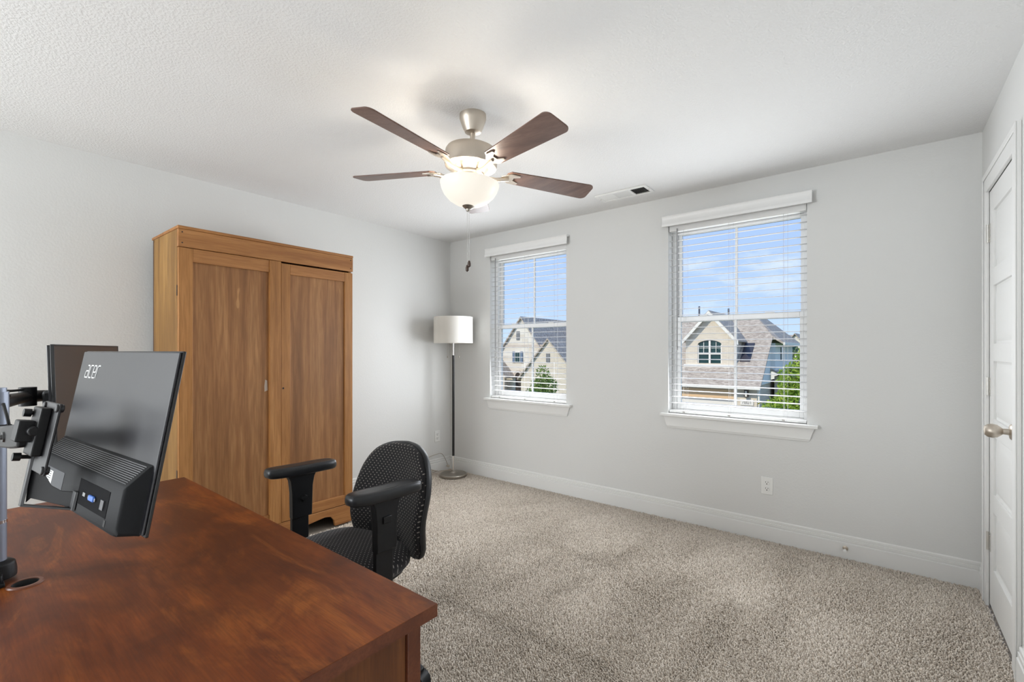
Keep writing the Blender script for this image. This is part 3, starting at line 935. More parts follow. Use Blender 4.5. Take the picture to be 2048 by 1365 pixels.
M1_LOC, M1_ROT = (-1.1403, 0.2076, 1.1233), (-0.17923, 0, 0.0854)

def make_monitor_near():
    w, h = 0.49, 0.29
    root = thing('computer_monitor', 'black monitor seen from behind, with a white logo on its back', 'monitor', M1_LOC, M1_ROT, 'monitors on the arm stand')
    panel_shell(root, w, h)
    # thick lower housing with a sloping vented shoulder
    hs = MB()
    def ring(y, x0, x1, z0, z1, r):
        out = []
        for cx, cz, a0 in ((x1 - r, z0 + r, -90), (x1 - r, z1 - r * 0.3, 0), (x0 + r, z1 - r * 0.3, 90), (x0 + r, z0 + r, 180)):
            for i in range(5):
                a = R(a0 + i * 22.5)
                rz = r if cz == z0 + r else r * 0.3
                out.append((cx + r * math.cos(a), y, cz + rz * math.sin(a)))
        return out
    hs.rings([ring(0.001, -0.236, 0.236, -0.1475, -0.038, 0.004), ring(-0.004, -0.234, 0.234, -0.1475, -0.041, 0.006),
              ring(-0.026, -0.222, 0.231, -0.1465, -0.068, 0.008), ring(-0.030, -0.212, 0.227, -0.145, -0.073, 0.012)])
    house = hs.build('rear_housing', plain('matte_black_housing', (0.014, 0.0145, 0.016, 1), 0.6, 0, 0.12, (400, 0.08, 0.0005)), root, smooth=40)
    vt = MB()
    for i in range(11):
        f = i / 10
        y = -0.0045 - 0.0205 * f
        z = -0.0425 - 0.0262 * f
        vt.box(-0.226 + 0.012 * f, 0.226 - 0.006 * f, y - 0.0016, y + 0.002, z - 0.0006, z + 0.0006)
    vt.build('vent_ribs', plain('grey_vent_rib', (0.085, 0.085, 0.09, 1), 0.35), house, label='ribbed ventilation strip')
    # port bay: flat plate, the shade of a recess painted in as black
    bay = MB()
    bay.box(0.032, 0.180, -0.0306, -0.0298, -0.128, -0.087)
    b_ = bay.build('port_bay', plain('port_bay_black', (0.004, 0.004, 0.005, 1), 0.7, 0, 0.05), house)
    MB().box(0.098, 0.122, -0.0345, -0.0304, -0.113, -0.104).build('vga_port', plain('vga_blue', (0.05, 0.16, 0.55, 1), 0.4), b_, bevel=0.0015, label='blue video socket')
    for sx in (0.092, 0.1225):
        MB().box(sx, sx + 0.0055, -0.0330, -0.0304, -0.111, -0.106).build('socket_screw', CHROME, b_)
    MB().box(0.152, 0.166, -0.0325, -0.0304, -0.118, -0.103).build('power_socket', plain('socket_grey', (0.05, 0.05, 0.055, 1), 0.4), b_)
    MB().box(0.062, 0.074, -0.0320, -0.0304, -0.112, -0.106).build('video_socket', plain('socket_metal', (0.25, 0.25, 0.25, 1), 0.4, 0.8), b_)
    MB().box(0.176, 0.184, -0.0306, -0.0299, -0.140, -0.130).build('lock_slot', DARK, house)
    # rating label
    lb = MB().box(-0.175, -0.062, -0.0304, -0.0299, -0.136, -0.092)
    lbl = lb.build('rating_label', plain('grey_label', (0.06, 0.063, 0.07, 1), 0.5, 0, 0.2), house, label='grey rating label')
    wl = MB().box(-0.168, -0.130, -0.0307, -0.0303, -0.132, -0.098)
    wl.build('barcode_sticker', plain('white_sticker', (0.62, 0.63, 0.63, 1), 0.5), lbl, label='white barcode sticker')
    bc = MB()
    random.seed(2)
    for i in range(9):
        z = -0.130 + 0.0016 * i + random.uniform(0, 0.0006)
        bc.box(-0.165, -0.148, -0.0309, -0.0306, z, z + 0.0008)
    for i in range(4):
        bc.box(-0.165, -0.140, -0.0309, -0.0306, -0.113 + 0.004 * i, -0.1120 + 0.004 * i)
    bc.build('printed_lines', DARK, lbl)
    # logo lettering, lower case and slanted
    M = Matrix.Translation((-0.204, -0.0001, 0.0895)) @ Matrix.Rotation(R(90), 4, 'X') @ Matrix(((1, 0.22, 0, 0), (0, 1, 0, 0), (0, 0, 1, 0), (0, 0, 0, 1)))
    H = 0.0255
    lg = MB()
    a_ = [[(0.006, H), (0.016, H), (0.0185, H * 0.88), (0.0185, 0), (0.003, 0), (0.001, H * 0.12), (0.001, H * 0.42), (0.0035, H * 0.54), (0.0185, H * 0.54)]]
    c_ = [[(0.040, H), (0.0275, H), (0.025, H * 0.86), (0.025, H * 0.14), (0.0275, 0), (0.040, 0)]]
    e_ = [[(0.0465, H * 0.47), (0.062, H * 0.47), (0.0625, H * 0.86), (0.060, H), (0.049, H), (0.0465, H * 0.86), (0.0465, H * 0.14), (0.049, 0), (0.062, 0)]]
    r_ = [[(0.0685, 0), (0.0685, H * 0.82), (0.0715, H), (0.083, H)]]
    strokes(lg, a_ + c_ + e_ + r_, M, 0.0013)
    lg.build('logo', plain('silver_logo', (0.72, 0.72, 0.72, 1), 0.35), root, smooth=0, label='silver-white lower-case logo')
make_monitor_near()

def make_monitor_far():
    w, h = 0.49, 0.29
    n_ = Vector((0.43, 0.9, 0)).normalized()
    root = thing('computer_monitor', 'dark monitor behind the one with the white logo, screen turned toward the chair', 'monitor', (-1.845, 0.287, 1.137), (R(1.6), 0, R(-25.5)), 'monitors on the arm stand')
    panel_shell(root, w, h, 0.013)
    hs = MB().box(-0.21, 0.21, -0.026, 0.001, -0.140, 0.03)
    hs.build('rear_housing', BLACKP, root, bevel=0.008)
make_monitor_far()

# ------------------------------------------------------------------ monitor stand
def make_stand():
    root = thing('monitor_arm_stand', 'dual monitor arm stand with a grey pole clamped at the desk cable hole', 'monitor stand', (-1.553, 0.0905, 0.7506))
    o = Vector(root.location)
    def W(p): return tuple(Vector(p) - o)
    bs = MB()
    bs.box(-0.045, 0.056, -0.045, 0.010, 0.0, 0.008)
    bs.lathe([(0.0, 0.007), (0.033, 0.007), (0.033, 0.022), (0.030, 0.040), (0.021, 0.046), (0.0, 0.046)], 28)
    bs.prism([(0.02, -0.036), (0.046, -0.036), (0.054, -0.016), (0.048, 0.006), (0.02, 0.010)], 'Z', 0.007, 0.024)
    bs.cyl((0.040, -0.016, 0.02), (0.040, -0.016, 0.040), 0.0105)
    bs.build('base_clamp', BLACKM, root, bevel=0.002, label='black base clamp')
    MB().cyl((0, 0, 0.04), (0, 0, 0.434), 0.0168, seg=28).build('pole', ALU, root, label='blue-grey metal pole')
    MB().cyl((0, 0, 0.352), (0, 0, 0.425), 0.0205, seg=28).build('collar', ALU, root)
    MB().cyl((0, 0, 0.13), (0, 0, 0.137), 0.0176, seg=28).build('ring', CHROME, root)
    # arm to the near monitor
    Mm = Matrix.LocRotScale(Vector(M1_LOC), Matrix.Rotation(M1_ROT[2], 3, 'Z') @ Matrix.Rotation(M1_ROT[0], 3, 'X'), None)
    toL = Matrix.Translation(-o)
    hub = Vector((-1.553, 0.0905, 1.077)); jt = Vector((-1.172, 0.104, 1.117))
    d = (jt - hub); Ln = d.length
    AX = toL @ Matrix.Translation(hub) @ Matrix.Rotation(math.atan2(d.y, d.x), 4, 'Z') @ Matrix.Rotation(-math.asin(d.z / Ln), 4, 'Y')
    am = MB(); am.M = AX
    am.prism([(-0.024, -0.021), (Ln * 0.75, -0.021), (Ln - 0.03, -0.019), (Ln + 0.006, -0.017), (Ln + 0.012, 0.0), (Ln + 0.006, 0.022), (Ln - 0.03, 0.024), (Ln * 0.75, 0.022), (-0.024, 0.021)], 'Y', -0.013, 0.013)
    am.lathe([(0.0, -0.024), (0.026, -0.024), (0.026, 0.024), (0.0, 0.024)], 28)
    ar = am.build('arm', BLACKM, root, bevel=0.004, label='black arm to the near monitor')
    bt = MB(); bt.M = AX
    bt.lathe([(0.0, -0.019), (0.004, -0.019), (0.005, -0.016), (0.0095, -0.016), (0.0105, -0.012)], 24, (Ln * 0.66, 0, 0.001), 'Y')
    bt.build('pivot_bolt', plain('dark_steel', (0.06, 0.06, 0.062, 1), 0.35, 0.6), ar)
    vp = MB(); vp.M = toL @ Mm
    vp.box(-0.045, 0.045, -0.084, -0.080, -0.080, 0.040)
    for z in (-0.072, 0.032):
        for x in (-0.038, 0.038):
            vp.cyl((x, -0.087, z), (x, -0.076, z), 0.007, seg=12)
    plate = vp.build('mount_plate', plain('worn_black_steel', (0.018, 0.018, 0.020, 1), 0.4, 0.1), root, bevel=0.0015, label='black mounting plate')
    th = MB(); th.M = toL @ Mm
    th.box(-0.040, 0.012, -0.098, -0.084, -0.052, 0.030)
    th.cyl((-0.040, -0.100, -0.010), (0.012, -0.100, -0.010), 0.008, seg=18)
    th.box(-0.036, -0.004, -0.118, -0.096, -0.030, 0.006)
    th.build('tilt_head', BLACKM, plate, bevel=0.002)
    for z, x in ((-0.058, -0.036), (0.018, -0.036)):
        kn = MB(); kn.M = toL @ Mm
        kn.cyl((x, -0.100, z), (x, -0.086, z), 0.0035, seg=10)
        kn.cyl((x, -0.110, z), (x, -0.100, z), 0.0070, seg=14)
        kn.build('thumb_screw', BLACKP, plate)
    # bracket that carries the monitor: slotted upright, curved gusset, foot under the bottom edge
    br = MB(); br.M = toL @ Mm
    def bp(off, z, dx=0.0):
        f = (0.084 - off) / 0.052
        return (-0.040 + 0.060 * f + dx, -off, z)
    def plate_poly(poly, th_):
        A = [br.v(bp(o_, z_)) for o_, z_ in poly]
        B = [br.v(bp(o_, z_, th_)) for o_, z_ in poly]
        br.face(A[::-1]); br.face(B)
        k = len(poly)
        for q_ in range(k):
            br.face([A[q_], A[(q_ + 1) % k], B[(q_ + 1) % k], B[q_]])
    plate_poly([(0.086, -0.060), (0.070, -0.060), (0.068, -0.085), (0.058, -0.104), (0.046, -0.112), (0.034, -0.112), (0.032, -0.139), (0.076, -0.128), (0.080, -0.136)], 0.004)
    plate_poly([(0.0875, -0.055), (0.0840, -0.055), (0.0830, -0.1415), (0.0865, -0.1415)], 0.013)
    plate_poly([(0.0865, -0.1385), (0.0865, -0.1420), (0.0310, -0.1420), (0.0310, -0.1385)], 0.013)
    plate_poly([(0.0345, -0.110), (0.0312, -0.110), (0.0312, -0.1420), (0.0345, -0.1420)], 0.018)
    br.build('support_bracket', plain('bracket_black', (0.016, 0.016, 0.018, 1), 0.4, 0.1), root, bevel=0.0006, label='black bracket with curved gusset')
    # arm to the far monitor
    e1 = Vector((-1.72, 0.155, 1.150)); e2 = Vector((-1.868, 0.238, 1.140)); h2 = Vector((-1.553, 0.0905, 1.150))
    am = MB()
    am.M = toL
    am.tube([h2 + Vector((0.0, 0, 0)), e1], [0.017, 0.013], 12)
    am.tube([e1, e2], [0.016, 0.014], 12)
    am.cyl(e1 - Vector((0, 0, 0.024)), e1 + Vector((0, 0, 0.024)), 0.017, seg=18)
    a2 = am.build('arm', BLACKM, root, label='black arm to the far monitor')
    fp = MB()
    fp.M = toL @ Matrix.LocRotScale(Vector((-1.845, 0.287, 1.137)), Matrix.Rotation(R(-25.5), 3, 'Z') @ Matrix.Rotation(R(1.6), 3, 'X'), None)
    fp.box(-0.055, 0.055, -0.034, -0.0285, -0.055, 0.055)
    fp.box(-0.02, 0.02, -0.075, -0.034, -0.03, 0.045)
    for z in (-0.045, 0.048):
        fp.cyl((0.03, -0.062, z), (0.03, -0.03, z), 0.007, seg=12)
    fp.cyl((0.0, -0.060, 0.03), (0.0, -0.060, 0.075), 0.012, seg=14)
    fp.build('mount_plate', BLACKM, root, bevel=0.001)
    cb = MB()
    cb.tube(smooth_path([W((-1.53, 0.10, 1.150)), W((-1.50, 0.105, 1.115)), W((-1.515, 0.11, 1.085)), W((-1.56, 0.12, 1.075))], 6), 0.003, 8)
    cb.tube(smooth_path([W((-1.55, 0.11, 1.165)), W((-1.60, 0.10, 1.175)), W((-1.66, 0.12, 1.170)), W((-1.72, 0.15, 1.168))], 6), 0.003, 8)
    cb.build('cable', DARK, root)
make_stand()

# ------------------------------------------------------------------ office chair
def sup(t, p):
    c, s = math.cos(t), math.sin(t)
    return math.copysign(abs(c) ** (2 / p), c), math.copysign(abs(s) ** (2 / p), s)

def make_chair():
    root = thing('office_chair', 'black pin-dot fabric office chair with armrests pushed up to the desk', 'office chair', (-1.735, 1.04, 0), (0, 0, R(2.0)))
    cloth_seat = dots('pin_dot_cloth_seat', (0.017, 0.016, 0.018, 1), (0.26, 0.24, 0.23, 1), ('X', 'Y'))
    cloth_back = dots('pin_dot_cloth_back', (0.015, 0.014, 0.015, 1), (0.26, 0.235, 0.21, 1), ('X', 'Z'))
    seat = MB()
    N = 56
    cx, cy = 0.015, -0.005
    rings = []
    for s, z in ((0.02, 0.474), (0.45, 0.473), (0.75, 0.468), (0.90, 0.458), (0.97, 0.444), (1.0, 0.424), (0.985, 0.402), (0.94, 0.388), (0.85, 0.384)):
        rg = []
        for i in range(N):
            a, b = sup(2 * PI * i / N, 3.0)
            x, y = a * 0.258, b * 0.245
            wf = max(0.0, -b - 0.55) ** 2 * 0.09
            rg.append((cx + x * s, cy + y * s, z - wf * s))
        rings.append(rg)
    seat.rings(rings).build('seat', cloth_seat, root, smooth=60)
    pan = MB()
    rings = []
    for s, z in ((0.90, 0.386), (0.90, 0.372), (0.75, 0.356), (0.3, 0.352)):
        rings.append([(cx + sup(2 * PI * i / N, 3)[0] * 0.258 * s, cy + sup(2 * PI * i / N, 3)[1] * 0.245 * s, z) for i in range(N)])
    pan.rings(rings).build('seat_pan', BLACKP, root)
    # backrest outline (x, z): narrow foot, wide shoulders, round top
    prof = [(0.0, 0.402), (0.12, 0.403), (0.185, 0.412), (0.216, 0.445), (0.228, 0.51), (0.231, 0.60), (0.226, 0.68), (0.204, 0.755), (0.158, 0.818), (0.088, 0.850), (0.0, 0.860)]
    sp = smooth_path([(a, 0, b) for a, b in prof], 4)
    half = [(p.x, p.z) for p in sp]
    ol = half + [(-x, z) for x, z in half[-2:0:-1]]
    zc = 0.625
    bx = 0.072
    def back(mb, levels):
        rr = []
        for s, y in levels:
            rg = []
            for x, z in ol:
                xs, zs = x * s, zc + (z - zc) * s
                bend = -1.15 * xs * xs + 0.10 * (zs - 0.45) - 0.05 * math.exp(-((zs - 0.56) / 0.10) ** 2) * 0.5
                rg.append((bx + xs, 0.248 + y + bend, zs))
            rr.append(rg)
        return mb.rings(rr)
    back(MB(), [(0.02, -0.040), (0.5, -0.040), (0.82, -0.037), (0.93, -0.031), (0.975, -0.021), (0.985, -0.006), (0.97, 0.004)]).build('backrest', cloth_back, root, smooth=60)
    back(MB(), [(0.955, -0.008), (1.0, -0.008), (1.008, 0.002), (1.0, 0.016), (0.965, 0.026), (0.8, 0.031), (0.3, 0.033), (0.02, 0.033)]).build('back_shell', BLACKP, root, smooth=60, label='glossy black plastic shell')
    bar = MB()
    bar.tube(smooth_path([(0.02, 0.05, 0.36), (0.02, 0.20, 0.345), (0.02, 0.275, 0.365), (0.025, 0.30, 0.43), (0.03, 0.298, 0.55)], 6), 0.018, 10)
    bar.build('back_support', BLACKM, root)
    # armrests
    for s, px, zt in ((1, 0.285, 0.758), (-1, -0.302, 0.759)):
        pm = MB()
        rr = []
        L_, Wd = 0.160, 0.043
        for sc, z in ((0.40, 0.000), (0.80, -0.0005), (0.94, -0.005), (1.0, -0.016), (1.0, -0.028), (0.94, -0.037), (0.80, -0.041), (0.4, -0.042)):
            rg = []
            for i in range(40):
                a, b = sup(2 * PI * i / 40, 4.2)
                ex = 1.0 if abs(b) < 0.0 else 1.0
                x, y = a * (Wd - (1 - sc) * 0.030), b * (L_ - (1 - sc) * 0.055)
                drop = 0.007 * max(0, -b) ** 1.2 - 0.004 * max(0, b) ** 2.5
                rg.append((px + x, 0.010 + y, zt + z + drop))
            rr.append(rg)
        pad = pm.rings(rr).build('armrest', RUBBER, root, smooth=60)
        po = MB()
        yc = 0.006
        po.prism([(yc - 0.070, zt - 0.034), (yc + 0.070, zt - 0.034), (yc + 0.056, zt - 0.060), (yc + 0.048, zt - 0.10), (yc + 0.044, 0.525), (yc - 0.046, 0.525), (yc - 0.048, zt - 0.12), (yc - 0.054, zt - 0.065)], 'X', px - 0.016, px + 0.016)
        post = po.build('arm_post', BLACKP, root, bevel=0.004)
        lo = MB().box(px - 0.010, px + 0.010, yc - 0.046, yc + 0.030, 0.345, 0.53)
        lo.box(min(px, px - s * 0.22), max(px, px - s * 0.22), yc - 0.046, yc + 0.030, 0.336, 0.348)
        lo.build('arm_bracket', BLACKM, root, bevel=0.002)
        bt = MB()
        if s > 0:
            bt.box(px + 0.014, px + 0.022, yc - 0.022, yc + 0.016, 0.630, 0.656)
            bt.build('height_button', BLACKP, post, bevel=0.003)
        else:
            bt.lathe([(0.0, px + 0.030), (0.012, px + 0.028), (0.015, px + 0.020), (0.015, px + 0.014)], 18, (0, yc + 0.004, 0.610), 'X')
            bt.build('clamp_knob', BLACKP, post)
    MB().cyl((0, 0, 0.10), (0, 0, 0.25), 0.030).cyl((0, 0, 0.25), (0, 0, 0.36), 0.015).build('gas_column', BLACKM, root)
    MB().lathe([(0.0, 0.075), (0.045, 0.075), (0.05, 0.10), (0.042, 0.125), (0.0, 0.128)], 28).build('base_hub', BLACKP, root)
    for k in range(5):
        a = R(12.5 + 72 * k)
        M = Matrix.Rotation(a, 4, 'Z')
        lg = MB(); lg.M = M
        lg.rings([[(x, y * w, z0 + (z - 0.0) * h) for y, z in ((-1, 0), (-1, 0.6), (-0.6, 1), (0.6, 1), (1, 0.6), (1, 0))] for x, w, z0, h in ((0.03, 0.030, 0.084, 0.04), (0.13, 0.027, 0.080, 0.038), (0.28, 0.025, 0.074, 0.030), (0.375, 0.026, 0.069, 0.022), (0.408, 0.017, 0.068, 0.012))])
        leg = lg.build('base_leg', BLACKP, root, bevel=0.003)
        cs = MB(); cs.M = M
        for yy in (-0.021, 0.008):
            cs.lathe([(0.0, yy), (0.024, yy), (0.027, yy + 0.003), (0.027, yy + 0.010), (0.024, yy + 0.013), (0.0, yy + 0.013)], 22, (0.395, 0, 0.027), 'Y')
        # hood over the twin wheels
        cs.rings([[(0.395 + 0.036 * math.cos(t) * q, yy, 0.028 + 0.040 * math.sin(t) * q) for t in [R(-10 + 20 * i) for i in range(11)]] for yy, q in ((-0.024, 0.6), (-0.024, 1.0), (0.024, 1.0), (0.024, 0.6))])
        cs.cyl((0.385, 0, 0.05), (0.385, 0, 0.075), 0.006, seg=10)
        cs.build('castor', BLACKP, leg)
make_chair()

# ------------------------------------------------------------------ outside
GZ = -3.25
GRASS = Mat('lawn', (0.12, 0.2, 0.05, 1), 0.95, 0, 0.1)
GRASS.color(GRASS.ramp(GRASS.noise(GRASS.coord(), 3, 5), [(0.3, (0.09, 0.15, 0.04, 1)), (0.7, (0.2, 0.27, 0.09, 1))]))
structure(MB().box(-70, 40, 4, 120, GZ - 0.2, GZ).build('ground_lawn', GRASS.m, smooth=0))
ASPH = plain('concrete_street', (0.42, 0.41, 0.39, 1), 0.9, 0, 0.2, (30, 0.2, 0.01))
structure(MB().box(-70, 40, 10.5, 17.0, GZ, GZ + 0.02).build('street', ASPH, smooth=0))
structure(MB().box(-9.6, -4.9, 17.0, 24.2, GZ, GZ + 0.025).build('driveway_ground', ASPH, smooth=0))

def brick_mat(name, c1, c2, mortar, sc=1.0, w=0.22, h=0.075):
    m = Mat(name, c1, 0.9, 0, 0.2)
    b = m.n('ShaderNodeTexBrick')
    m.l(m.coord((sc, sc, sc), (R(90), 0, 0)), b.inputs['Vector'])
    b.inputs['Color1'].default_value = c1
    b.inputs['Color2'].default_value = c2
    b.inputs['Mortar'].default_value = mortar
    b.inputs['Scale'].default_value = 1.0
    b.inputs['Mortar Size'].default_value = 0.008
    b.inputs['Brick Width'].default_value = w
    b.inputs['Row Height'].default_value = h
    ns = m.noise(m.coord(), 2.5, 4)
    m.color(m.mix(m.ramp(ns, [(0.35, (0, 0, 0, 1)), (0.7, (0.35, 0.35, 0.35, 1))]), b.outputs['Color'], c2))
    return m.m
CREAM = brick_mat('cream_brick', (0.72, 0.63, 0.50, 1), (0.62, 0.53, 0.42, 1), (0.74, 0.68, 0.58, 1))
STONE = brick_mat('white_stone', (0.80, 0.75, 0.66, 1), (0.66, 0.58, 0.47, 1), (0.78, 0.74, 0.68, 1), 1.0, 0.55, 0.28)
TAN = brick_mat('tan_brick', (0.62, 0.53, 0.44, 1), (0.52, 0.43, 0.35, 1), (0.66, 0.60, 0.52, 1))
SHING = Mat('grey_brown_shingle', (0.28, 0.25, 0.22, 1), 0.95, 0, 0.15)
_v = SHING.coord((1, 2.2, 2.2))
SHING.color(SHING.mix(SHING.ramp(SHING.noise(_v, 4.5, 5, 0.7), [(0.36, (0, 0, 0, 1)), (0.64, (1, 1, 1, 1))]), (0.30, 0.245, 0.20, 1), (0.60, 0.52, 0.43, 1)))
SHING = SHING.m
HTRIM = plain('cream_house_trim', (0.80, 0.76, 0.68, 1), 0.6)
SOFF = plain('orange_cedar_beam', (0.74, 0.50, 0.29, 1), 0.7)
SIDING = plain('grey_siding', (0.74, 0.74, 0.72, 1), 0.7)
HGLASS = plain('dark_green_window_glass', (0.012, 0.045, 0.042, 1), 0.12, 0, 0.6)
BLUESH = plain('blue_grey_shutter', (0.15, 0.20, 0.27, 1), 0.6)
DKDOOR = plain('dark_door_wood', (0.05, 0.035, 0.028, 1), 0.5)
GARD = plain('pale_garage_door', (0.78, 0.74, 0.67, 1), 0.6)

def slab(mb, pts, t=0.10):
    """roof plane: polygon in space thickened downwards"""
    A = [mb.v(p) for p in pts]
    B = [mb.v((p[0], p[1], p[2] - t)) for p in pts]
    mb.face(A); mb.face(B[::-1])
    k = len(pts)
    for i in range(k):
        mb.face([A[i], B[i], B[(i + 1) % k], A[(i + 1) % k]])
    return mb

def house_right():
    root = thing('house', 'cream brick house with a garage and arched gable window across the street', 'house', (-8.0, 27.0, GZ), group='houses across the street')
    o = Vector(root.location)
    def T(mb):
        mb.M = Matrix.Translation(-o)
        return mb
    T0 = lambda: T(MB())
    pitch = 0.775
    ye, ze = 23.55, -0.36
    # walls: garage front, flank, upper flank
    w_ = T0()
    w_.box(-11.9, -9.4, 24.0, 24.3, GZ, -0.35).box(-5.48, -4.55, 24.0, 24.3, GZ, -0.35).box(-9.4, -5.48, 24.0, 24.3, -0.80, -0.35)
    w_.build('front_wall', CREAM, root)
    T0().box(-4.85, -4.55, 24.3, 33.0, GZ, -0.35).build('flank_wall', TAN, root)
    T0().box(-9.38, -5.50, 23.96, 24.30, -1.05, -0.62).build('garage_lintel', SOFF, root, label='orange timber beam over the garage')
    gd = T0()
    for i in range(4):
        gd.box(-9.4, -5.48, 24.16, 24.22, GZ + 0.02 + i * 0.545, GZ + 0.02 + i * 0.545 + 0.53)
    gd.build('garage_door', GARD, root, bevel=0.01)
    # main roof
    yt = 28.2
    zt = ze + pitch * (yt - ye)
    ym = 26.6; zm = ze + pitch * (ym - ye)
    rf = T0()
    slab(rf, [(-12.1, ye, ze), (-4.32, ye, ze), (-4.32, ym, zm), (-4.32, ym + 0.02, zm), (-5.45, yt, zt), (-12.1, yt, zt)])
    slab(rf, [(-12.1, yt, zt), (-5.45, yt, zt), (-4.0, 33.4, 1.70), (-12.1, 33.4, -0.6)])
    slab(rf, [(-5.45, yt, zt), (-3.86, ym, 1.70), (-3.86, 33.0, 1.70), (-5.45, 31.0, zt)])
    slab(rf, [(-4.32, ym - 0.02, zm), (-3.86, ym, 1.70), (-5.45, yt, zt)])
    rf.build('roof', SHING, root, smooth=0)
    up = T0().box(-4.55, -4.25, ym + 0.25, 32.6, 0.2, 1.66)
    up.prism([(24.02, -0.36), (26.9, -0.36), (26.9, zm - 0.1), (26.5, zm - 0.15)], 'X', -4.58, -4.46)
    uw = up.build('upper_flank', SIDING, root, label='grey upper side wall in shade')
    T0().box(-4.24, -4.20, 28.4, 29.0, 0.75, 1.45).build('pane', HGLASS, uw)
    slab(T0(), [(-4.6, ym + 0.1, 0.45), (-3.6, ym + 0.1, -0.1), (-3.6, 33.0, -0.1), (-4.6, 33.0, 0.45)]).build('side_roof', SHING, root, smooth=0)
    T0().box(-4.35, -3.8, 27.2, 32.8, GZ, -0.05).build('side_wall', TAN, root)
    gt = T0()
    gt.box(-12.1, -4.32, ye - 0.10, ye - 0.0, ze - 0.16, ze - 0.02)
    gt.box(-3.86, -3.78, ym, 33.0, 1.56, 1.70)
    gt.build('gutter', HTRIM, root)
    T0().cyl((-4.45, 23.90, ze - 0.1), (-4.45, 23.90, GZ + 0.1), 0.045, seg=8).build('downspout', HTRIM, root)
    T0().cyl((-3.74, 27.3, -0.1), (-3.74, 27.3, GZ + 0.1), 0.045, seg=8).build('downspout', HTRIM, root)
    # gable dormer with arched window
    yd = 24.72
    xa, xb, xm = -8.06, -5.66, -6.84
    zb, zs, zp = 0.42, 1.80, 3.16
    cxw, hw, zsp, ztw = -6.87, 0.585, 1.575, 1.80
    def arch(n_=14, g=0.0):
        pts = [(cxw - hw - g, 0.63 - g), (cxw + hw + g, 0.63 - g)]
        for i in range(n_ + 1):
            a = PI * i / n_
            pts.append((cxw + (hw + g) * math.cos(a), zsp + (ztw - zsp + g) * math.sin(a)))
        return pts
    dm = T0()
    # wall pieces round the opening
    dm.box(xa, cxw - hw, yd, yd + 0.25, zb, zs).box(cxw + hw, xb, yd, yd + 0.25, zb, zs).box(cxw - hw, cxw + hw, yd, yd + 0.25, zb, 0.63)
    dm.prism([(xa, zs), (cxw - hw, zs), (cxw - hw, zsp)] + arch()[::-1][1:-3] + [(cxw + hw, zsp), (cxw + hw, zs), (xb, zs), (xm, zp)], 'Y', yd, yd + 0.25)
    dm.box(xa, xa + 0.25, yd + 0.25, 27.5, zb, zs).box(xb - 0.25, xb, yd + 0.25, 27.5, zb, zs)
    dorm = dm.build('gable_wall', CREAM, root, smooth=0)
    wn = T0().prism(arch(), 'Y', yd + 0.10, yd + 0.14)
    win = wn.build('arched_window', HGLASS, dorm, label='arched window with dark green glass')
    mt = T0()
    mt.box(cxw - 0.045, cxw + 0.045, yd + 0.03, yd + 0.10, 0.63, ztw - 0.01).box(cxw - hw + 0.004, cxw + hw - 0.004, yd + 0.036, yd + 0.099, 1.08, 1.15)
    for q in (-0.30, 0.30):
        mt.box(cxw + q - 0.012, cxw + q + 0.012, yd + 0.06, yd + 0.10, 1.12, 1.70)
    mt.box(cxw - hw, cxw + hw, yd + 0.06, yd + 0.10, 1.40, 1.42)
    mt.box(cxw - hw, cxw - hw + 0.05, yd + 0.03, yd + 0.10, 0.63, zsp).box(cxw + hw - 0.05, cxw + hw, yd + 0.03, yd + 0.10, 0.63, zsp)
    mt.build('glazing_bar', HTRIM, win)
    T0().box(xa - 0.05, xb + 0.05, yd - 0.14, yd, zb - 0.02, zb + 0.16).build('sill_course', HTRIM, dorm)
    # rakes and dormer roof
    rk = T0()
    sl = (zp - zs) / (xm - xa)
    for s in (-1, 1):
        xo = xm + s * (xm - xa + 0.16)
        zo = zp + 0.12 - sl * (xm - xa + 0.16)
        rk.prism([(xm, zp + 0.12), (xo, zo), (xo, zo - 0.20), (xm, zp - 0.08)], 'Y', yd - 0.30, yd - 0.22)
    rk.build('rake_board', HTRIM, dorm)
    dr = T0()
    for s in (-1, 1):
        xo = xm + s * (xm - xa + 0.18)
        zo = zp + 0.16 - sl * (xm - xa + 0.18)
        slab(dr, [(xm, yd - 0.28, zp + 0.16), (xo, yd - 0.28, zo), (xo, 27.9, zo), (xm, 27.9, zp + 0.16)], 0.06)
    dr.build('gable_roof', SHING, dorm, smooth=0)
    # skylight lying on the slope, vents on the ridge, lantern, number plaque
    sk = T0()
    def onroof(x, z, up_=0.05): return (x, ye + (z - ze) / pitch, z + up_)
    slab(sk, [onroof(-5.50, 0.72), onroof(-5.05, 0.72), onroof(-5.05, 1.62), onroof(-5.50, 1.62)], 0.10)
    sk.build('roof_window', plain('dark_skylight', (0.05, 0.045, 0.055, 1), 0.4), root, label='dark slate-grey roof window')
    gv = plain('grey_vent_pipe', (0.10, 0.11, 0.13, 1), 0.5)
    for x, h in ((-8.35, 0.62), (-6.75, 0.40)):
        T0().cyl((x, yt - 0.2, zt - 0.2), (x, yt - 0.2, zt + h), 0.05, seg=10).build('vent_pipe', gv, root)
    ln = T0()
    ln.box(-5.06, -4.90, 23.80, 23.96, -0.92, -0.56).prism([(-5.10, -0.56), (-4.86, -0.56), (-4.98, -0.44)], 'Y', 23.78, 23.98)
    lan = ln.build('wall_lantern', plain('bronze_lantern', (0.06, 0.045, 0.04, 1), 0.5), root)
    T0().box(-5.02, -4.94, 23.785, 23.80, -0.88, -0.62).build('lantern_glass', plain('frosted_lantern_glass', (0.75, 0.72, 0.66, 1), 0.4), lan)
    pq = T0().box(-5.26, -4.70, 23.96, 24.0, -1.30, -1.02).build('number_plaque', plain('pale_stone_plaque', (0.78, 0.74, 0.68, 1), 0.7), root)
    dg = MB()
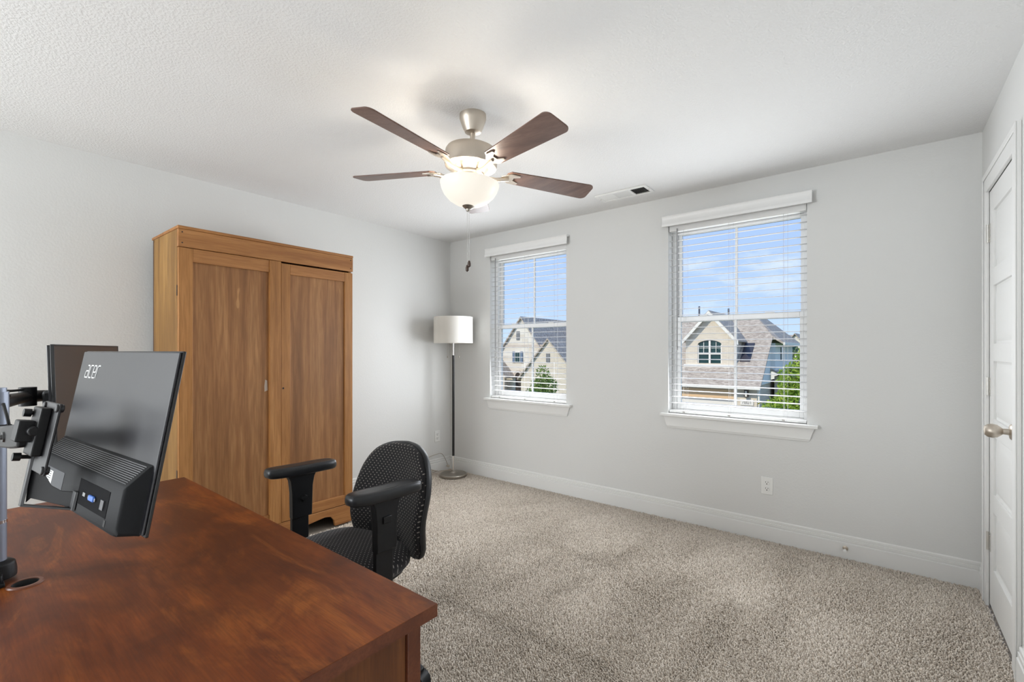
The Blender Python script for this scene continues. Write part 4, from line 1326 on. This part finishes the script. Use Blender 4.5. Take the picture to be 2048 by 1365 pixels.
    D = {'7': [[(0, 1), (0.6, 1), (0.2, 0)]], '8': [[(0, 0), (0.6, 0), (0.6, 1), (0, 1), (0, 0)], [(0, 0.5), (0.6, 0.5)]], '0': [[(0, 0), (0.6, 0), (0.6, 1), (0, 1), (0, 0)]], '1': [[(0.3, 0), (0.3, 1)]]}
    for i, ch in enumerate('7801'):
        M = Matrix.Translation(-o) @ Matrix.Translation((-5.19 + 0.115 * i, 23.956, -1.23)) @ Matrix.Rotation(R(90), 4, 'X')
        strokes(dg, [[(a * 0.12, b * 0.14) for a, b in ln_] for ln_ in D[ch]], M, 0.011)
    dg.build('house_number', plain('grey_digits', (0.25, 0.24, 0.24, 1), 0.6), pq, smooth=0)
house_right()

def house_left():
    root = thing('house', 'pale stone house with two steep gables and an arched entry across the street', 'house', (-18.5, 26.5, GZ), group='houses across the street')
    o = Vector(root.location)
    def T0():
        mb = MB(); mb.M = Matrix.Translation(-o); return mb
    # tall stone gable
    y1 = 24.2
    s1 = 1.26
    xm, zp = -18.52, 3.38
    def gable(xm, zp, s, xl, xr, y, t, mat, name):
        zl, zr = zp - s * (xm - xl), zp - s * (xr - xm)
        return T0().prism([(xl, GZ), (xr, GZ), (xr, zr), (xm, zp), (xl, zl)], 'Y', y, y + t).build(name, mat, root, smooth=0)
    g1 = gable(xm, zp, s1, -21.0, -16.1, y1, 0.3, STONE, 'stone_gable')
    T0().box(-21.0, -16.4, y1 - 0.05, y1, 1.50, 1.66).build('stone_band', TAN, g1)
    # roof of the tall gable
    def groof(xm, zp, s, xl, xr, y0, yb, parent):
        r_ = T0()
        for x in (xl, xr):
            z = zp + 0.14 - s * abs(x - xm)
            slab(r_, [(xm, y0, zp + 0.14), (x, y0, z), (x, yb, z), (xm, yb, zp + 0.14)], 0.12)
        return r_.build('gable_roof', SHING, parent, smooth=0)
    groof(xm, zp, s1, -21.3, -16.0, y1 - 0.15, 31, g1)
    # lower brick gable in front
    y2 = 23.4
    x2, z2, s2 = -15.83, 1.90, 1.09
    g2 = gable(x2, z2, s2, -17.95, -13.7, y2, 0.3, CREAM, 'brick_gable')
    groof(x2, z2, s2, -18.15, -13.5, y2 - 0.15, 29, g2)
    # main roof behind, hipped to the right
    mr = T0()
    slab(mr, [(-21.5, 25.4, 0.2), (-12.5, 25.4, -0.2), (-15.9, 29.4, 3.15), (-21.5, 29.4, 3.15)])
    slab(mr, [(-15.9, 29.4, 3.15), (-12.5, 25.4, -0.2), (-12.5, 34, -0.2), (-15.9, 32, 3.15)])
    slab(mr, [(-21.5, 29.4, 3.15), (-15.9, 29.4, 3.15), (-12.5, 34, -0.2), (-21.5, 34, -0.2)])
    mr.build('roof', SHING, root, smooth=0)
    T0().box(-21.5, -13.2, 26.0, 33, GZ, 0.0).build('main_wall', TAN, root)
    # windows, vents, entry
    def slit(x, z0, z1, y, par):
        T0().box(x - 0.13, x + 0.13, y - 0.04, y + 0.02, z0, z1).build('gable_vent', plain('grey_louvre', (0.20, 0.20, 0.20, 1), 0.7), par)
    slit(-18.80, 1.98, 2.55, y1, g1)
    slit(-15.87, 0.58, 1.10, y2, g2)
    wz0, wz1 = 0.50, 1.20
    wn = T0().box(-19.03, -18.60, y1 - 0.06, y1 + 0.02, wz0, wz1).build('window', HTRIM, g1)
    pn = T0()
    for a, b in ((-18.99, -18.83), (-18.80, -18.64)):
        for c, d in ((wz0 + 0.05, 0.83), (0.87, wz1 - 0.05)):
            pn.box(a, b, y1 - 0.08, y1 - 0.058, c, d)
    pn.build('pane', HGLASS, wn)
    for a, b in ((-19.24, -19.05), (-18.58, -18.39)):
        T0().box(a, b, y1 - 0.07, y1, wz0 - 0.02, wz1 + 0.02).build('shutter', BLUESH, wn, bevel=0.02, label='blue-grey shutter')
    ar = [(-18.98, GZ)] + [(-18.75 - 0.23 * math.cos(PI * i / 12), -0.46 + 0.28 * math.sin(PI * i / 12)) for i in range(13)] + [(-18.52, GZ)]
    en = T0().prism(ar, 'Y', y1 - 0.05, y1 + 0.02).build('arched_entry', DKDOOR, root, label='dark arched entry door')
    rg = T0()
    outer = [(-18.75 - 0.38 * math.cos(PI * i / 12), -0.46 + 0.44 * math.sin(PI * i / 12)) for i in range(13)]
    inner = [(-18.75 - 0.24 * math.cos(PI * i / 12), -0.46 + 0.29 * math.sin(PI * i / 12)) for i in range(13)]
    rg.prism(outer + inner[::-1], 'Y', y1 - 0.09, y1)
    rg.build('arch_ring', TAN, en)
    # small porch roof on the left
    pr = T0()
    slab(pr, [(-21.2, y1 - 1.0, 1.75), (-19.05, y1 - 1.0, -0.42), (-19.05, y1, -0.42), (-21.2, y1, 1.75)], 0.12)
    pr.build('porch_roof', SHING, root, smooth=0)
    T0().box(-21.2, -19.3, y1 - 0.8, y1 - 0.6, GZ, -0.2).build('porch_wall', TAN, root)
house_left()

def house_far():
    root = thing('house', 'small white gabled house far beyond the garage house, above the trees', 'house', (-5.9, 47, GZ), group='houses across the street')
    MB().box(-2.2, 2.2, 0, 6, 0, 4.3).prism([(-1.2, 4.3), (1.2, 4.3), (0.0, 5.9)], 'Y', -0.3, 3).box(-1.2, 1.2, -0.3, 0.0, 0, 4.3).build('wall', HTRIM, root)
    r_ = MB()
    slab(r_, [(-2.6, -0.1, 4.2), (2.6, -0.1, 4.2), (2.6, 3.2, 6.0), (-2.6, 3.2, 6.0)])
    for s in (-1, 1):
        slab(r_, [(0, -0.5, 6.05), (1.45 * s, -0.5, 4.15), (1.45 * s, 2.5, 4.15), (0, 2.5, 6.05)])
    r_.build('roof', SHING, root, smooth=0)
    MB().box(-0.2, 0.2, -0.36, -0.28, 4.4, 5.0).build('window', HGLASS, root)
house_far()

def leaf_mat(name, a, b):
    m = Mat(name, a, 0.6, 0, 0.3)
    oi = m.n('ShaderNodeAttribute'); oi.attribute_name = 'tone'
    c = m.mix(oi.outputs['Fac'], a, b)
    m.color(c)
    tb = m.n('ShaderNodeBsdfTranslucent')
    m.l(c, tb.inputs['Color'])
    mx = m.n('ShaderNodeMixShader'); mx.inputs[0].default_value = 0.35
    m.l(m.b.outputs[0], mx.inputs[1]); m.l(tb.outputs[0], mx.inputs[2])
    m.l(mx.outputs[0], m.t.nodes['Material Output'].inputs['Surface'])
    return m.m

def tree(name, label, cat, loc, clumps, n_leaf, size, mat, seed, trunk_r=0.06):
    """clumps: (x, y, z, radius xy, radius z) relative to the base"""
    root = thing(name, label, cat, loc, group='trees outside' if cat == 'tree' else None)
    rng = np.random.default_rng(seed)
    tk = MB()
    top = max(c[2] for c in clumps)
    tk.tube(smooth_path([(0, 0, 0), (0.03, 0.02, top * 0.35), (-0.03, 0, top * 0.7), (0, 0, top)], 4), [trunk_r * (1 - 0.8 * i / 12) for i in range(13)], 8)
    for c in clumps:
        st = min(top * 0.9, c[2] * 0.75)
        tk.tube([(0, 0, st), ((c[0]) * 0.6, c[1] * 0.6, (st + c[2]) / 2), (c[0], c[1], c[2] + c[4] * 0.5)], [trunk_r * 0.4, trunk_r * 0.25, trunk_r * 0.1], 6)
    tk.build('trunk', plain('bark', (0.10, 0.075, 0.055, 1), 0.9), root)
    wts = np.array([c[3] ** 2 * c[4] for c in clumps]); wts /= wts.sum()
    idx = rng.choice(len(clumps), n_leaf, p=wts)
    C_ = np.array(clumps)[idx]
    d = rng.normal(size=(n_leaf, 3)); d /= np.linalg.norm(d, axis=1)[:, None]
    rad = rng.uniform(0.25, 1, n_leaf) ** 0.45
    pos = C_[:, :3] + d * rad[:, None] * np.stack([C_[:, 3], C_[:, 3], C_[:, 4]], 1)
    a = rng.normal(size=(n_leaf, 3)); a /= np.linalg.norm(a, axis=1)[:, None]
    b = np.cross(a, rng.normal(size=(n_leaf, 3))); b /= np.linalg.norm(b, axis=1)[:, None]
    L_ = size * rng.uniform(0.7, 1.4, n_leaf)[:, None]
    nrm = np.cross(a, b)
    V = np.stack([pos - a * L_, pos + b * L_ * 0.38 + nrm * L_ * 0.12, pos + a * L_, pos - b * L_ * 0.38 + nrm * L_ * 0.12], 1).reshape(-1, 3)
    me = bpy.data.meshes.new('foliage')
    me.from_pydata(V.tolist(), [], np.arange(n_leaf * 4).reshape(-1, 4).tolist())
    at = me.attributes.new('tone', 'FLOAT', 'POINT')
    at.data.foreach_set('value', np.repeat(rng.uniform(0, 1, n_leaf), 4).astype(np.float32))
    me.materials.append(mat)
    f = bpy.data.objects.new('foliage', me)
    COL.objects.link(f)
    f.parent = root
    return root

GREEN = leaf_mat('bright_green_leaf', (0.16, 0.29, 0.035, 1), (0.55, 0.66, 0.11, 1))
OLIVE = leaf_mat('olive_green_leaf', (0.11, 0.20, 0.04, 1), (0.36, 0.45, 0.14, 1))
YELL = leaf_mat('yellow_leaf', (0.38, 0.33, 0.04, 1), (0.62, 0.50, 0.06, 1))
DKGR = leaf_mat('far_green_leaf', (0.10, 0.15, 0.06, 1), (0.28, 0.33, 0.17, 1))
hb = -GZ
tree('tree', 'bright green leafy tree in front of the garage house', 'tree', (-1.34, 10.0, GZ + 0.0),
     [(0.18, 0, hb + 0.32, 0.42, 0.50), (-0.15, 0.1, hb + 0.02, 0.40, 0.42), (0.38, 0.1, hb + 0.95, 0.36, 0.50), (0.10, 0.0, hb + 0.70, 0.34, 0.36), (-0.28, -0.1, hb - 0.35, 0.36, 0.42), (0.25, -0.1, hb - 0.35, 0.5, 0.5), (0.12, 0.05, hb + 0.62, 0.22, 0.30), (0, 0, hb - 1.1, 0.6, 0.6)], 9500, 0.045, GREEN, 3, 0.05)
tree('tree', 'olive green conical tree in front of the stone house', 'tree', (-9.72, 14.0, GZ),
     [(0, 0, hb + 0.35, 0.28, 0.42), (0.05, 0.1, hb - 0.05, 0.48, 0.42), (-0.1, -0.1, hb - 0.45, 0.62, 0.45), (0.1, 0, hb - 0.85, 0.75, 0.5), (0, 0, hb - 1.4, 0.85, 0.6), (-0.35, 0, hb + 0.05, 0.20, 0.2), (0.3, 0, hb + 0.15, 0.18, 0.2)], 8500, 0.055, OLIVE, 8, 0.06)
tree('shrub', 'yellow-leaved shrub beside the garage corner of the cream brick house', 'shrub', (-3.95, 21.0, GZ),
     [(0, 0, 1.9, 0.30, 0.35), (-0.25, 0, 1.5, 0.35, 0.4), (0.25, 0, 1.3, 0.4, 0.4), (0.1, 0, 2.3, 0.12, 0.25)], 420, 0.075, YELL, 12, 0.03)
tree('tree', 'hazy green tree far off beside the small white house', 'tree', (-4.4, 36.0, GZ),
     [(0, 0, hb + 0.6, 0.7, 0.9), (-0.4, 0, hb - 0.3, 0.8, 0.9), (0.5, 0, hb - 0.2, 0.8, 0.9), (0, 0, hb - 1.2, 1.2, 0.9)], 2600, 0.14, DKGR, 21, 0.1)
ub = thing('utility_box', 'grey utility box on a post beside the garage house', 'utility box', (-3.72, 22.0, GZ))
MB().cyl((0, 0, 0), (0, 0, 1.75), 0.045, seg=10).build('post', plain('grey_post', (0.2, 0.2, 0.22, 1), 0.6), ub)
MB().box(-0.16, 0.16, -0.08, 0.08, 1.75, 2.2).build('box', plain('grey_enclosure', (0.22, 0.23, 0.26, 1), 0.5), ub, bevel=0.02)
MB().lathe([(0.0, -0.13), (0.055, -0.12), (0.06, -0.08)], 16, (0.02, 0, 2.02), 'Y').build('meter_dial', WHITEP, ub)
